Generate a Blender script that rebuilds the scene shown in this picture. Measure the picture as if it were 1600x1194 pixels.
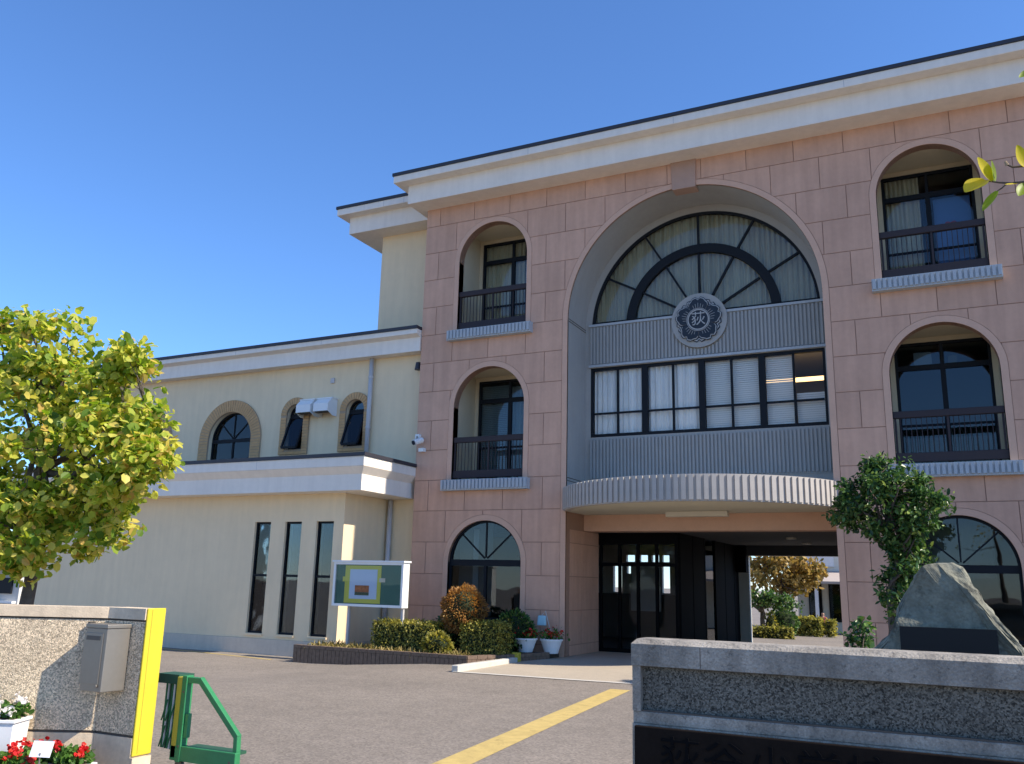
import bpy, bmesh, math, random
import numpy as np
from mathutils import Vector, Matrix, Euler
from mathutils.geometry import delaunay_2d_cdt

for o in list(bpy.data.objects): bpy.data.objects.remove(o, do_unlink=True)
SC = bpy.context.scene
COL = SC.collection
R = math.radians
rnd = random.Random(7)

# ---------------------------------------------------------------- camera
cam_d = bpy.data.cameras.new('camera'); cam = bpy.data.objects.new('camera', cam_d); COL.objects.link(cam)
yaw, pitch, roll = R(26.518), R(12.998), R(1.373)
fw = Vector((-math.sin(yaw)*math.cos(pitch), math.cos(yaw)*math.cos(pitch), math.sin(pitch)))
rt = Vector((math.cos(yaw), math.sin(yaw), 0)); up = rt.cross(fw)
r2 = math.cos(roll)*rt + math.sin(roll)*up; u2 = -math.sin(roll)*rt + math.cos(roll)*up
M = Matrix((r2, u2, -fw)).transposed().to_4x4(); M.translation = Vector((0, 0, 1.6)); cam.matrix_world = M
cam_d.sensor_fit = 'HORIZONTAL'; cam_d.sensor_width = 36.0; cam_d.lens = 36.0*1361.37/1600
cam_d.clip_start = 0.1; cam_d.clip_end = 3000
SC.camera = cam

# ---------------------------------------------------------------- sky, sun, exposure
SUN_EL, SUN_BEHIND = R(42), R(1.2)          # the sun stands to the right, almost in the plane of the front
to_sun = Vector((math.cos(SUN_EL)*math.cos(SUN_BEHIND), math.cos(SUN_EL)*math.sin(SUN_BEHIND), math.sin(SUN_EL)))
W = bpy.data.worlds.new('World'); SC.world = W; W.use_nodes = True
nt = W.node_tree; bg = nt.nodes['Background']
sky = nt.nodes.new('ShaderNodeTexSky'); sky.sky_type = 'NISHITA'; sky.sun_disc = False
sky.sun_elevation = SUN_EL; sky.sun_rotation = math.atan2(to_sun.x, to_sun.y)
sky.altitude = 0; sky.air_density = 1.0; sky.dust_density = 0.0; sky.ozone_density = 10.0
tint = nt.nodes.new('ShaderNodeVectorMath'); tint.operation = 'MULTIPLY'; tint.inputs[1].default_value = (.92, .98, 1.05)
nt.links.new(sky.outputs[0], tint.inputs[0]); nt.links.new(tint.outputs[0], bg.inputs[0]); bg.inputs[1].default_value = 0.15
sd = bpy.data.lights.new('sun', 'SUN'); so = bpy.data.objects.new('sun', sd); COL.objects.link(so)
sd.energy = 5.0; sd.angle = R(0.53); sd.color = (1.0, 0.90, 0.76)
so.rotation_euler = (-to_sun).to_track_quat('-Z', 'Y').to_euler(); so.location = (20, 0, 30)
SC.view_settings.view_transform = 'Standard'; SC.view_settings.look = 'None'
SC.view_settings.exposure = 0.62; SC.view_settings.gamma = 1.0
SC.render.engine = 'CYCLES'

# ---------------------------------------------------------------- materials
MATS = {}
def mat(name, col, rough=.7, var=.0, scale=6., bump=0., bscale=60., obj_var=0., metal=0., spec=.4, stain=0., speck=None, emit=None, pos=False, blotch=None):
    m = bpy.data.materials.new(name); m.use_nodes = True; MATS[name] = m
    n = m.node_tree.nodes; l = m.node_tree.links; b = n['Principled BSDF']
    b.inputs['Roughness'].default_value = rough; b.inputs['Metallic'].default_value = metal
    b.inputs['Specular IOR Level'].default_value = spec
    tc = n.new('ShaderNodeTexCoord')
    if pos:
        ge = n.new('ShaderNodeNewGeometry'); VEC = ge.outputs['Position']
    else: VEC = tc.outputs['Object']
    c = n.new('ShaderNodeRGB'); c.outputs[0].default_value = (*col, 1); out = c.outputs[0]
    def mult(out, fac_socket, lo, hi):
        mr = n.new('ShaderNodeMapRange'); mr.inputs['From Min'].default_value = .25; mr.inputs['From Max'].default_value = .75
        mr.inputs['To Min'].default_value = lo; mr.inputs['To Max'].default_value = hi; l.new(fac_socket, mr.inputs['Value'])
        mx = n.new('ShaderNodeVectorMath'); mx.operation = 'SCALE'; l.new(out, mx.inputs[0]); l.new(mr.outputs[0], mx.inputs['Scale'])
        return mx.outputs[0]
    if var:
        for s_, k in ((scale, 1.), (scale*7.3, .6)):
            t = n.new('ShaderNodeTexNoise'); t.inputs['Scale'].default_value = s_; t.inputs['Detail'].default_value = 5
            l.new(VEC, t.inputs['Vector']); out = mult(out, t.outputs[0], 1-var*k, 1+var*k)
    if stain:
        mp = n.new('ShaderNodeMapping'); mp.inputs['Scale'].default_value = (5, 5, .5); l.new(VEC, mp.inputs[0])
        t = n.new('ShaderNodeTexNoise'); t.inputs['Scale'].default_value = 1.3; t.inputs['Detail'].default_value = 6; l.new(mp.outputs[0], t.inputs['Vector'])
        out = mult(out, t.outputs[0], 1-stain, 1+stain*.4)
    if speck:
        sc, dark, size = speck
        v = n.new('ShaderNodeTexVoronoi'); v.inputs['Scale'].default_value = sc; l.new(VEC, v.inputs['Vector'])
        sp = n.new('ShaderNodeSeparateColor'); l.new(v.outputs['Color'], sp.inputs[0])
        mr = n.new('ShaderNodeMapRange'); mr.inputs['To Min'].default_value = dark; mr.inputs['To Max'].default_value = size; l.new(sp.outputs[0], mr.inputs['Value'])
        mx = n.new('ShaderNodeVectorMath'); mx.operation = 'SCALE'; l.new(out, mx.inputs[0]); l.new(mr.outputs[0], mx.inputs['Scale']); out = mx.outputs[0]
    if blotch:
        sc, th, lo = blotch
        t = n.new('ShaderNodeTexNoise'); t.inputs['Scale'].default_value = sc; t.inputs['Detail'].default_value = 8; t.inputs['Roughness'].default_value = .7; l.new(VEC, t.inputs['Vector'])
        mr = n.new('ShaderNodeMapRange'); mr.inputs['From Min'].default_value = th; mr.inputs['From Max'].default_value = th+.09
        mr.inputs['To Min'].default_value = 1.; mr.inputs['To Max'].default_value = lo; l.new(t.outputs[0], mr.inputs['Value'])
        mx = n.new('ShaderNodeVectorMath'); mx.operation = 'SCALE'; l.new(out, mx.inputs[0]); l.new(mr.outputs[0], mx.inputs['Scale']); out = mx.outputs[0]
    if obj_var:
        oi = n.new('ShaderNodeObjectInfo')
        mr = n.new('ShaderNodeMapRange'); mr.inputs['To Min'].default_value = 1-obj_var; mr.inputs['To Max'].default_value = 1+obj_var; l.new(oi.outputs['Random'], mr.inputs['Value'])
        mx = n.new('ShaderNodeVectorMath'); mx.operation = 'SCALE'; l.new(out, mx.inputs[0]); l.new(mr.outputs[0], mx.inputs['Scale']); out = mx.outputs[0]
    l.new(out, b.inputs['Base Color'])
    if bump:
        t = n.new('ShaderNodeTexNoise'); t.inputs['Scale'].default_value = bscale; t.inputs['Detail'].default_value = 4; l.new(VEC, t.inputs['Vector'])
        bp = n.new('ShaderNodeBump'); bp.inputs['Strength'].default_value = bump; bp.inputs['Distance'].default_value = .01
        l.new(t.outputs[0], bp.inputs['Height']); l.new(bp.outputs[0], b.inputs['Normal'])
    if emit:
        b.inputs['Emission Color'].default_value = (*emit[0], 1); b.inputs['Emission Strength'].default_value = emit[1]
    return m

def leaf_mat(name, stops, trans=.45, rough=.45):
    m = bpy.data.materials.new(name); m.use_nodes = True; MATS[name] = m
    n = m.node_tree.nodes; l = m.node_tree.links; b = n['Principled BSDF']; o = n['Material Output']
    g = n.new('ShaderNodeNewGeometry'); cr = n.new('ShaderNodeValToRGB'); l.new(g.outputs['Random Per Island'], cr.inputs[0])
    e = cr.color_ramp.elements
    while len(e) < len(stops): e.new(.5)
    for i, (p, c) in enumerate(stops): e[i].position = p; e[i].color = (*c, 1)
    l.new(cr.outputs[0], b.inputs['Base Color']); b.inputs['Roughness'].default_value = rough; b.inputs['Specular IOR Level'].default_value = .35
    tr = n.new('ShaderNodeBsdfTranslucent')
    hs = n.new('ShaderNodeHueSaturation'); hs.inputs['Value'].default_value = 1.35; hs.inputs['Saturation'].default_value = 1.1; l.new(cr.outputs[0], hs.inputs['Color']); l.new(hs.outputs[0], tr.inputs['Color'])
    mx = n.new('ShaderNodeMixShader'); mx.inputs[0].default_value = trans; l.new(b.outputs[0], mx.inputs[1]); l.new(tr.outputs[0], mx.inputs[2]); l.new(mx.outputs[0], o.inputs[0])
    return m

def glass_mat(name, tint=(.8, .85, .85), ior=1.7):
    m = bpy.data.materials.new(name); m.use_nodes = True; MATS[name] = m
    n = m.node_tree.nodes; l = m.node_tree.links; n.remove(n['Principled BSDF']); o = n['Material Output']
    t = n.new('ShaderNodeBsdfTransparent'); t.inputs[0].default_value = (*tint, 1)
    g = n.new('ShaderNodeBsdfGlossy'); g.inputs['Roughness'].default_value = .015; g.inputs[0].default_value = (.95, .97, 1, 1)
    tc = n.new('ShaderNodeTexCoord'); ns = n.new('ShaderNodeTexNoise'); ns.inputs['Scale'].default_value = 1.1; l.new(tc.outputs['Object'], ns.inputs['Vector'])
    bp = n.new('ShaderNodeBump'); bp.inputs['Strength'].default_value = .06; bp.inputs['Distance'].default_value = .05; l.new(ns.outputs[0], bp.inputs['Height']); l.new(bp.outputs[0], g.inputs['Normal'])
    f = n.new('ShaderNodeFresnel'); f.inputs[0].default_value = ior
    mx = n.new('ShaderNodeMixShader'); l.new(f.outputs[0], mx.inputs[0]); l.new(t.outputs[0], mx.inputs[1]); l.new(g.outputs[0], mx.inputs[2]); l.new(mx.outputs[0], o.inputs[0])
    return m

mat('tile', (.60, .355, .245), .78, var=.06, scale=1.6, obj_var=.045, bump=.2, bscale=90, stain=.13, pos=True)
mat('grout', (.36, .215, .15), .9, var=.05)
mat('surround', (.62, .38, .265), .75, var=.05, scale=3)
mat('keystone', (.43, .275, .205), .7, var=.05)
mat('cream', (.80, .64, .42), .85, var=.035, scale=.8, bump=.15, bscale=120, stain=.06)
mat('niche', (.56, .47, .32), .85, var=.03)
mat('cornice', (.80, .73, .64), .6, var=.04, scale=1.2, stain=.07)
mat('roof_edge', (.035, .035, .045), .5)
mat('reveal_grey', (.37, .355, .325), .75, var=.04, scale=2, stain=.05)
mat('crest_disc', (.34, .335, .315), .65)
mat('rib_grey', (.33, .33, .315), .65, var=.05, scale=3)
mat('sill_grey', (.40, .43, .45), .65, var=.06, scale=5)
mat('canopy_rib', (.42, .385, .345), .6, var=.06, scale=5)
mat('soffit', (.55, .52, .42), .8, var=.03)
mat('frame', (.011, .013, .017), .55, spec=.15)
mat('railing', (.040, .031, .034), .55, spec=.2)
mat('brick', (.56, .34, .16), .85, var=.12, scale=9)
mat('mortar', (.40, .30, .20), .9)
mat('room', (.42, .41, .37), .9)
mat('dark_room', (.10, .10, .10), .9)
mat('curtain_white', (.90, .88, .84), .9, var=.04, scale=2)
mat('curtain_beige', (.66, .56, .38), .9, var=.05, scale=2)
mat('blind', (.80, .77, .71), .7)
mat('crest_dark', (.012, .018, .03), .5)
mat('crest_light', (.40, .40, .39), .6)
mat('white_paint', (.78, .78, .76), .5, var=.03)
mat('pipe', (.50, .48, .47), .5, var=.04)
mat('asphalt', (.222, .190, .157), .92, blotch=(.9, .58, .84), var=.14, scale=.45, bump=.5, bscale=240, speck=(48, .74, 1.26))
mat('apron', (.40, .34, .26), .9, var=.06, scale=.9, bump=.2, bscale=150, speck=(90, .9, 1.1))
mat('kerb', (.52, .49, .43), .85, var=.08, scale=5, bump=.2)
mat('yellow_line', (.50, .37, .13), .85, blotch=(6, .58, .72), var=.14, scale=7, bump=.3, bscale=200)
mat('plinth', (.60, .51, .40), .85, var=.06, scale=2, stain=.1)
mat('planter_brick', (.17, .115, .08), .9, var=.25, scale=14)
mat('soil', (.07, .05, .035), 1, var=.2, scale=14, bump=.8, bscale=40)
mat('dry_grass', (.30, .22, .08), .9)
mat('aggregate', (.74, .59, .40), .95, var=.12, scale=3, bump=.9, bscale=130, speck=(95, .45, 1.35), stain=.12)
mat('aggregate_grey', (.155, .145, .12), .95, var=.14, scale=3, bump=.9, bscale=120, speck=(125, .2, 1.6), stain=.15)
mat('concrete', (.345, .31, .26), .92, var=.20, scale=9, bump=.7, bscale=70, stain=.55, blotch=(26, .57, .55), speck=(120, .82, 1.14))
mat('concrete_warm', (.68, .55, .39), .9, blotch=(9, .60, .65), var=.14, scale=4, bump=.3, bscale=90, stain=.18)
mat('groove', (.10, .085, .07), .95)
mat('yellow_pad', (.62, .50, .03), .55, var=.06, scale=5, stain=.12)
mat('plaque', (.016, .012, .010), .8, var=.2, scale=6, spec=.05)
mat('letter', (.005, .005, .006), .7, spec=.05)
mat('steel', (.30, .27, .23), .42, metal=.7, var=.06, scale=3)
mat('steel_dark', (.12, .11, .10), .5, metal=.6)
mat('gate_green', (.03, .20, .075), .5, var=.14, scale=9, blotch=(14, .62, .6))
mat('gate_green_dark', (.025, .09, .05), .5)
mat('gate_yellow', (.42, .36, .04), .5)
mat('stone', (.20, .195, .145), .88, blotch=(7, .53, .55), var=.34, scale=5.5, bump=1.0, bscale=30)
mat('stone_plaque', (.012, .013, .014), .5, spec=.15)
mat('board_green', (.03, .14, .11), .5, var=.05)
mat('poster_yellow', (.62, .60, .10), .6)
mat('poster_blue', (.55, .66, .82), .6)
mat('poster_photo', (.42, .14, .05), .6, var=.5, scale=14)
mat('poster_dark', (.05, .09, .05), .6, var=.4, scale=14)
mat('pot_white', (.80, .80, .78), .55, var=.03)
mat('bark', (.11, .085, .065), .95, var=.25, scale=12, bump=1, bscale=35)
mat('bark_light', (.30, .24, .18), .9, var=.2, scale=12, bump=.8, bscale=35)
mat('lamp_case', (.62, .57, .47), .5)
mat('fluorescent', (.9, .7, .4), .5, emit=((1., .62, .25), 2.2))
mat('hedge_core', (.02, .03, .012), 1)
mat('bag', (.35, .60, .68), .4)
mat('house_wall', (.55, .54, .50), .9, var=.04)
mat('red_roof', (.32, .07, .04), .7, var=.1)
mat('back_wall', (.72, .68, .58), .85, var=.04)
mat('back_roof', (.42, .36, .32), .8, var=.05)
mat('blue_panel', (.10, .20, .42), .6)
mat('red_mark', (.35, .03, .04), .6)
mat('paper', (.75, .77, .80), .7)
mat('cable', (.03, .03, .035), .6)
mat('skin', (.45, .27, .19), .6); mat('hair', (.01, .008, .007), .5); mat('red_cloth', (.32, .06, .08), .8); mat('navy_cloth', (.03, .035, .06), .8)
glass_mat('glass', (.86, .89, .89), 1.42)
glass_mat('glass_dark', (.60, .66, .68), 1.5)
glass_mat('glass_clear', (.96, .97, .97), 1.22)
leaf_mat('leaf_yellowgreen', [(0, (.08, .16, .017)), (.2, (.22, .33, .04)), (.48, (.45, .50, .07)), (.85, (.70, .64, .14)), (1, (.64, .42, .12))], .5)
leaf_mat('leaf_evergreen', [(0, (.015, .04, .013)), (.5, (.055, .125, .03)), (.85, (.13, .22, .05)), (1, (.26, .32, .08))], .25, .35)
leaf_mat('leaf_hedge', [(0, (.07, .08, .016)), (.5, (.25, .24, .045)), (1, (.50, .42, .09))], .4)
leaf_mat('leaf_brown', [(0, (.14, .06, .02)), (.5, (.36, .17, .045)), (1, (.46, .27, .08))], .3)
leaf_mat('leaf_orange', [(0, (.10, .09, .02)), (.5, (.34, .22, .06)), (1, (.50, .36, .13))], .4)
leaf_mat('leaf_pot', [(0, (.03, .09, .015)), (1, (.12, .24, .04))], .3)
leaf_mat('petal_red', [(0, (.45, .01, .012)), (.6, (.70, .03, .03)), (1, (.75, .12, .06))], .3)
leaf_mat('petal_white', [(0, (.7, .66, .62)), (1, (.85, .82, .78))], .3)
leaf_mat('leaf_near', [(0, (.42, .36, .03)), (.6, (.62, .50, .04)), (1, (.72, .60, .06))], .5)
leaf_mat('leaf_near_green', [(0, (.20, .28, .03)), (1, (.28, .36, .04))], .5)
leaf_mat('grass_dry', [(0, (.12, .11, .03)), (.6, (.35, .27, .09)), (1, (.45, .36, .14))], .3)

# ---------------------------------------------------------------- mesh helpers
class MB:
    def __init__(s): s.v = []; s.f = []
    def add(s, vs, fs):
        k = len(s.v); s.v += [tuple(q) for q in vs]; s.f += [tuple(i+k for i in f) for f in fs]; return s
    def hexa(s, a, b):           # a, b = (x0,x1,y0,y1,z) bottom and top rectangles
        vs = [(q[i], q[j], q[4]) for q in (a, b) for i, j in ((0, 2), (1, 2), (1, 3), (0, 3))]
        return s.add(vs, [(3, 2, 1, 0), (4, 5, 6, 7), (0, 1, 5, 4), (1, 2, 6, 5), (2, 3, 7, 6), (3, 0, 4, 7)])
    def box(s, x0, x1, y0, y1, z0, z1): return s.hexa((x0, x1, y0, y1, z0), (x0, x1, y0, y1, z1))
    def bar(s, p, q, w, d, axis=(0, 1, 0)):   # rectangular bar from p to q; w across, d along axis
        p = Vector(p); q = Vector(q); a = Vector(axis).normalized(); t = (q-p).normalized(); c = t.cross(a).normalized()*w/2; a = a*d/2
        vs = [e+sc+sa for e in (p, q) for sc, sa in ((-c, -a), (c, -a), (c, a), (-c, a))]
        return s.add(vs, [(0, 1, 2, 3), (7, 6, 5, 4), (4, 5, 1, 0), (5, 6, 2, 1), (6, 7, 3, 2), (7, 4, 0, 3)])
    def prism(s, poly, y0, y1):  # polygon in XZ extruded along Y
        n = len(poly)
        vs = [(x, y0, z) for x, z in poly] + [(x, y1, z) for x, z in poly]
        return s.add(vs, [tuple(range(n)), tuple(range(2*n-1, n-1, -1))] + [(i, i+n, (i+1) % n+n, (i+1) % n) for i in range(n)])
    def prismz(s, poly, z0, z1): # polygon in XY extruded along Z
        n = len(poly)
        vs = [(x, y, z0) for x, y in poly] + [(x, y, z1) for x, y in poly]
        return s.add(vs, [tuple(range(n-1, -1, -1)), tuple(range(n, 2*n))] + [(i, (i+1) % n, (i+1) % n+n, i+n) for i in range(n)])
    def arc_band(s, cx, cz, r0, r1, a0, a1, y0, y1, n=32):
        for i in range(n):
            p = a0+(a1-a0)*i/n; q = a0+(a1-a0)*(i+1)/n
            s.prism([(cx+r0*math.cos(p), cz+r0*math.sin(p)), (cx+r1*math.cos(p), cz+r1*math.sin(p)), (cx+r1*math.cos(q), cz+r1*math.sin(q)), (cx+r0*math.cos(q), cz+r0*math.sin(q))], y0, y1)
        return s
    def region(s, V, T, y0, y1, back=False):
        k = len(V)
        ed = {}
        for t in T:
            for i in range(3):
                e = (t[i], t[(i+1) % 3]); ed[tuple(sorted(e))] = ed.get(tuple(sorted(e)), []) + [e]
        fs = [tuple(t) for t in T]
        if back: fs += [tuple(i+k for i in reversed(t)) for t in T]
        fs += [(e[0][1], e[0][0], e[0][0]+k, e[0][1]+k) for e in ed.values() if len(e) == 1]
        return s.add([(x, y0, z) for x, z in V] + [(x, y1, z) for x, z in V], fs)
    def tube(s, pts, rs, n=8):
        pts = [Vector(p) for p in pts]; k0 = len(s.v)
        if not isinstance(rs, (list, tuple)): rs = [rs]*len(pts)
        for i, p in enumerate(pts):
            t = (pts[min(i+1, len(pts)-1)]-pts[max(i-1, 0)]).normalized()
            a = t.cross(Vector((0, 0, 1)) if abs(t.z) < .9 else Vector((1, 0, 0))).normalized(); b = t.cross(a)
            for j in range(n):
                th = 2*math.pi*j/n; s.v.append(tuple(p+(a*math.cos(th)+b*math.sin(th))*rs[i]))
        for i in range(len(pts)-1):
            for j in range(n):
                s.f.append((k0+i*n+j, k0+i*n+(j+1) % n, k0+(i+1)*n+(j+1) % n, k0+(i+1)*n+j))
        s.f.append(tuple(k0+j for j in reversed(range(n)))); s.f.append(tuple(k0+(len(pts)-1)*n+j for j in range(n)))
        return s
    def mesh(s, name, m, smooth=False):
        me = bpy.data.meshes.new(name); me.from_pydata(s.v, [], s.f)
        bm = bmesh.new(); bm.from_mesh(me); bmesh.ops.recalc_face_normals(bm, faces=bm.faces); bm.to_mesh(me); bm.free()
        me.materials.append(MATS[m] if isinstance(m, str) else m)
        if smooth: me.polygons.foreach_set('use_smooth', [True]*len(me.polygons))
        return me
    def build(s, name, m, parent=None, smooth=False, bevel=0, **kw):
        return obj(name, s.mesh(name, m, smooth), parent, bevel=bevel, **kw)

def obj(name, me, parent=None, loc=(0, 0, 0), bevel=0, label=None, cat=None, group=None, kind=None, rot=None):
    o = bpy.data.objects.new(name, me); COL.objects.link(o); o.location = loc
    if rot: o.rotation_euler = rot
    if parent is not None:
        o.parent = parent
        top = parent
        q = Matrix.Identity(4)
        while top is not None: q = Matrix.Translation(top.location) @ (top.matrix_parent_inverse @ q if False else q); top = None
        o.matrix_parent_inverse = PW[parent.name].inverted()
        PW[o.name] = PW[parent.name] @ o.matrix_parent_inverse @ (Matrix.Translation(loc) @ (Euler(rot).to_matrix().to_4x4() if rot else Matrix.Identity(4)))
    else:
        PW[o.name] = Matrix.Translation(loc) @ (Euler(rot).to_matrix().to_4x4() if rot else Matrix.Identity(4))
    if bevel:
        b = o.modifiers.new('bevel', 'BEVEL'); b.width = bevel; b.segments = 2; b.limit_method = 'ANGLE'
    if label: o['label'] = label
    if cat: o['category'] = cat
    if group: o['group'] = group
    if kind: o['kind'] = kind
    return o
PW = {}
def thing(name, label, cat, loc=(0, 0, 0), group=None):
    return obj(name, None, None, loc, label=label, cat=cat, group=group)

def arch(cx, zb, zs, r, n=36):   # closed outline: up the left side, over, down the right
    return [(cx-r, zb)] + [(cx-r*math.cos(math.pi*i/n), zs+r*math.sin(math.pi*i/n)) for i in range(n+1)] + [(cx+r, zb)]
def rect(x0, x1, z0, z1): return [(x0, z0), (x1, z0), (x1, z1), (x0, z1)]
def pip(p, poly):
    x, y = p; c = False; j = len(poly)-1
    for i in range(len(poly)):
        xi, yi = poly[i]; xj, yj = poly[j]
        if (yi > y) != (yj > y) and x < (xj-xi)*(y-yi)/(yj-yi)+xi: c = not c
        j = i
    return c
def cut(outer, holes):
    vs = []; es = []
    for p in [outer]+holes:
        k = len(vs); n = len(p); vs += [Vector(q) for q in p]; es += [(k+i, k+(i+1) % n) for i in range(n)]
    V, _, F, *_ = delaunay_2d_cdt(vs, es, [], 0, 1e-5)
    T = []
    for f in F:
        c = (sum(V[i][0] for i in f)/3, sum(V[i][1] for i in f)/3)
        if pip(c, outer) and not any(pip(c, h) for h in holes): T.append(tuple(f))
    used = sorted({i for t in T for i in t}); m = {a: b for b, a in enumerate(used)}
    return [(V[i][0], V[i][1]) for i in used], [tuple(m[i] for i in t) for t in T]

def leaves(points, size, m, up=.3, seed=1, aspect=.62, normals=None, fold=.25, sizes=(.6, 1.25)):
    """one mesh of folded leaf blades at the given points"""
    g = np.random.default_rng(seed); P = np.asarray(points, float); n = len(P)
    d = g.normal(size=(n, 3)); d[:, 2] -= .25; d /= np.linalg.norm(d, axis=1)[:, None]
    nn = g.normal(size=(n, 3)); nn[:, 2] += up*3
    if normals is not None: nn = nn*.55+np.asarray(normals)*1.2
    nn -= d*np.sum(nn*d, axis=1)[:, None]; nn /= np.linalg.norm(nn, axis=1)[:, None]
    s = np.cross(d, nn); L = size*g.uniform(*sizes, n)[:, None]; w = L*aspect*.5
    fo = nn*L*fold*g.uniform(.1, 1, n)[:, None]*.5
    q = np.stack([P, P+d*L*.3+s*w*.85+fo, P+d*L*.72+s*w*.8+fo, P+d*L, P+d*L*.72-s*w*.8+fo, P+d*L*.3-s*w*.85+fo], 1).reshape(-1, 3)
    i = np.arange(n)[:, None]*6
    f = np.concatenate([i+np.array([0, 1, 2, 3]), i+np.array([0, 3, 4, 5])], 1).reshape(-1, 4)
    me = bpy.data.meshes.new('leaves'); me.from_pydata(q.tolist(), [], f.tolist()); me.materials.append(MATS[m]); return me

def cluster_points(lobes, per, seed, spread=.5):
    """points round twig clusters inside ellipsoid lobes (cx,cy,cz,rx,ry,rz,weight)"""
    g = np.random.default_rng(seed); out = []
    for cx, cy, cz, rx, ry, rz, nclu in lobes:
        for _ in range(nclu):
            while True:
                p = g.uniform(-1, 1, 3); r = np.linalg.norm(p)
                if r < 1 and r > .35*g.random(): break
            c = np.array([cx, cy, cz])+p*np.array([rx, ry, rz])
            sp = spread*g.uniform(.6, 1.3); k = int(per*g.uniform(.5, 1.4))
            q = g.normal(size=(k, 3)); q *= np.minimum(1, 1.7/np.linalg.norm(q, axis=1))[:, None]
            CENT.append(c); out.append(c+q*sp*np.array([1, 1, .8]))
    return np.concatenate(out)
CENT = []

def textmesh(s, size, depth, name, m, xf):
    cu = bpy.data.curves.new(name, 'FONT'); cu.body = s; cu.size = size; cu.extrude = depth; cu.align_x = 'CENTER'; cu.align_y = 'CENTER'
    o = bpy.data.objects.new(name, cu); COL.objects.link(o)
    bpy.context.view_layer.update()
    me = bpy.data.meshes.new_from_object(o.evaluated_get(bpy.context.evaluated_depsgraph_get()))
    bpy.data.objects.remove(o); me.transform(xf); me.materials.clear(); me.materials.append(MATS[m]); return me
FACE = Matrix.Rotation(R(90), 4, 'X')     # text in XY -> upright in XZ, facing -Y

# ================================================================ the ground
def gz(x, y):
    t = min(1, max(0, (-9-x)/4)); a = t*t*(3-2*t)
    z = -.05-.20*a*min(1, max(0, (y-9)/4))
    if y > 30: z -= .25*min(1, (y-30)/14)
    return z
g = MB(); xs = [-900, -300, -90]+[-40+i*1. for i in range(61)]+[60, 300, 900]; ys = [-300, -60, -20]+[-8+i*1. for i in range(69)]+[90, 300, 1200]
xs = sorted(set(xs)); ys = sorted(set(ys))
for y in ys:
    for x in xs: g.v.append((x, y, gz(x, y)))
nx = len(xs)
for j in range(len(ys)-1):
    for i in range(nx-1): g.f.append((j*nx+i, j*nx+i+1, (j+1)*nx+i+1, (j+1)*nx+i))
g.build('ground', 'asphalt', kind='structure', smooth=True)
# concrete apron ramping up to the passage
a = MB()
ap = [(-8.52, 14.95), (-6.2, 15.1), (-4.9, 15.2), (-1.9, 15.2), (-1.9, 19.0), (-8.05, 19.0), (-8.12, 18.5), (-8.5, 17.4)]
a.add([(x, y, -.044+.05*max(0, (y-15.)/4)) for x, y in ap], [tuple(range(len(ap)))])
a.build('apron', 'apron', kind='structure')
e = MB()
e.add([(-8.52, 14.86, -.040), (-6.2, 15.0, -.040), (-4.9, 15.1, -.040), (-1.9, 15.1, -.04), (-1.9, 15.22, -.036), (-4.9, 15.22, -.036), (-6.2, 15.12, -.036), (-8.52, 14.98, -.036)], [(0, 1, 6, 7), (1, 2, 5, 6), (2, 3, 4, 5)])
e.build('apron_edge', 'kerb', kind='structure')
p = MB().box(-8.06, -2.0, 18.99, 28.2, -.02, .006); p.build('passage_floor', 'apron', kind='structure')
# painted yellow guide line
yl = MB(); pts = [(-4.05, 5.2), (-4.16, 6.3), (-4.42, 8.7), (-4.68, 11.2), (-4.88, 13.2), (-4.98, 14.2)]
for i, (x, y) in enumerate(pts): yl.v += [(x-.17, y, gz(x, y)+.004), (x+.16, y+.03, gz(x, y)+.004)]
yl.f += [(2*i, 2*i+1, 2*i+3, 2*i+2) for i in range(len(pts)-1)]
yl.build('road_marking', 'yellow_line', kind='structure')
yb = MB(); pts = [(-20, 17.12), (-17.2, 16.9), (-16.1, 16.72), (-15.0, 16.55), (-14.2, 16.4)]
for x, y in pts: yb.v += [(x, y-.05, gz(x, y)+.005), (x, y+.05, gz(x, y)+.005)]
yb.f += [(2*i, 2*i+1, 2*i+3, 2*i+2) for i in range(len(pts)-1)]
yb.build('road_marking', 'yellow_line', kind='structure')

# ================================================================ the pink front block
D = 18.97; XC = -5.0
XL, XR = -12.2, 2.2
B = thing('school_building', 'three storey pink tiled school building with a tall central arch and white cornice', 'building', (XC, D, 0))
WX = (-10.12, .18)                         # the two columns of arched windows
ROWS = {3: (7.98, 9.9, 1.0), 2: (4.08, 5.96, 1.0), 1: (.72, 2.08, 1.0)}   # sill, spring, radius
openings = [arch(cx, zb, zs, r) for cx in WX for zb, zs, r in ROWS.values()]
ringed = [arch(cx, zb, zs, r+.14) for cx in WX for zb, zs, r in ROWS.values()]
BIG = arch(XC, -.3, 7.95, 2.98, 64); BIGR = arch(XC, -.3, 7.95, 3.12, 64)
wall = MB(); V, T = cut(rect(XL, XR, -.3, 11.6), openings+[BIG]); wall.region(V, T, D+.014, D+.25)
wall.box(XL, XL+.24, D+.25, 28.2, -.3, 11.6); wall.box(XR-.24, XR, D+.25, 28.2, -.3, 11.6)
wallo = wall.build('wall', 'grout', B)
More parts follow.
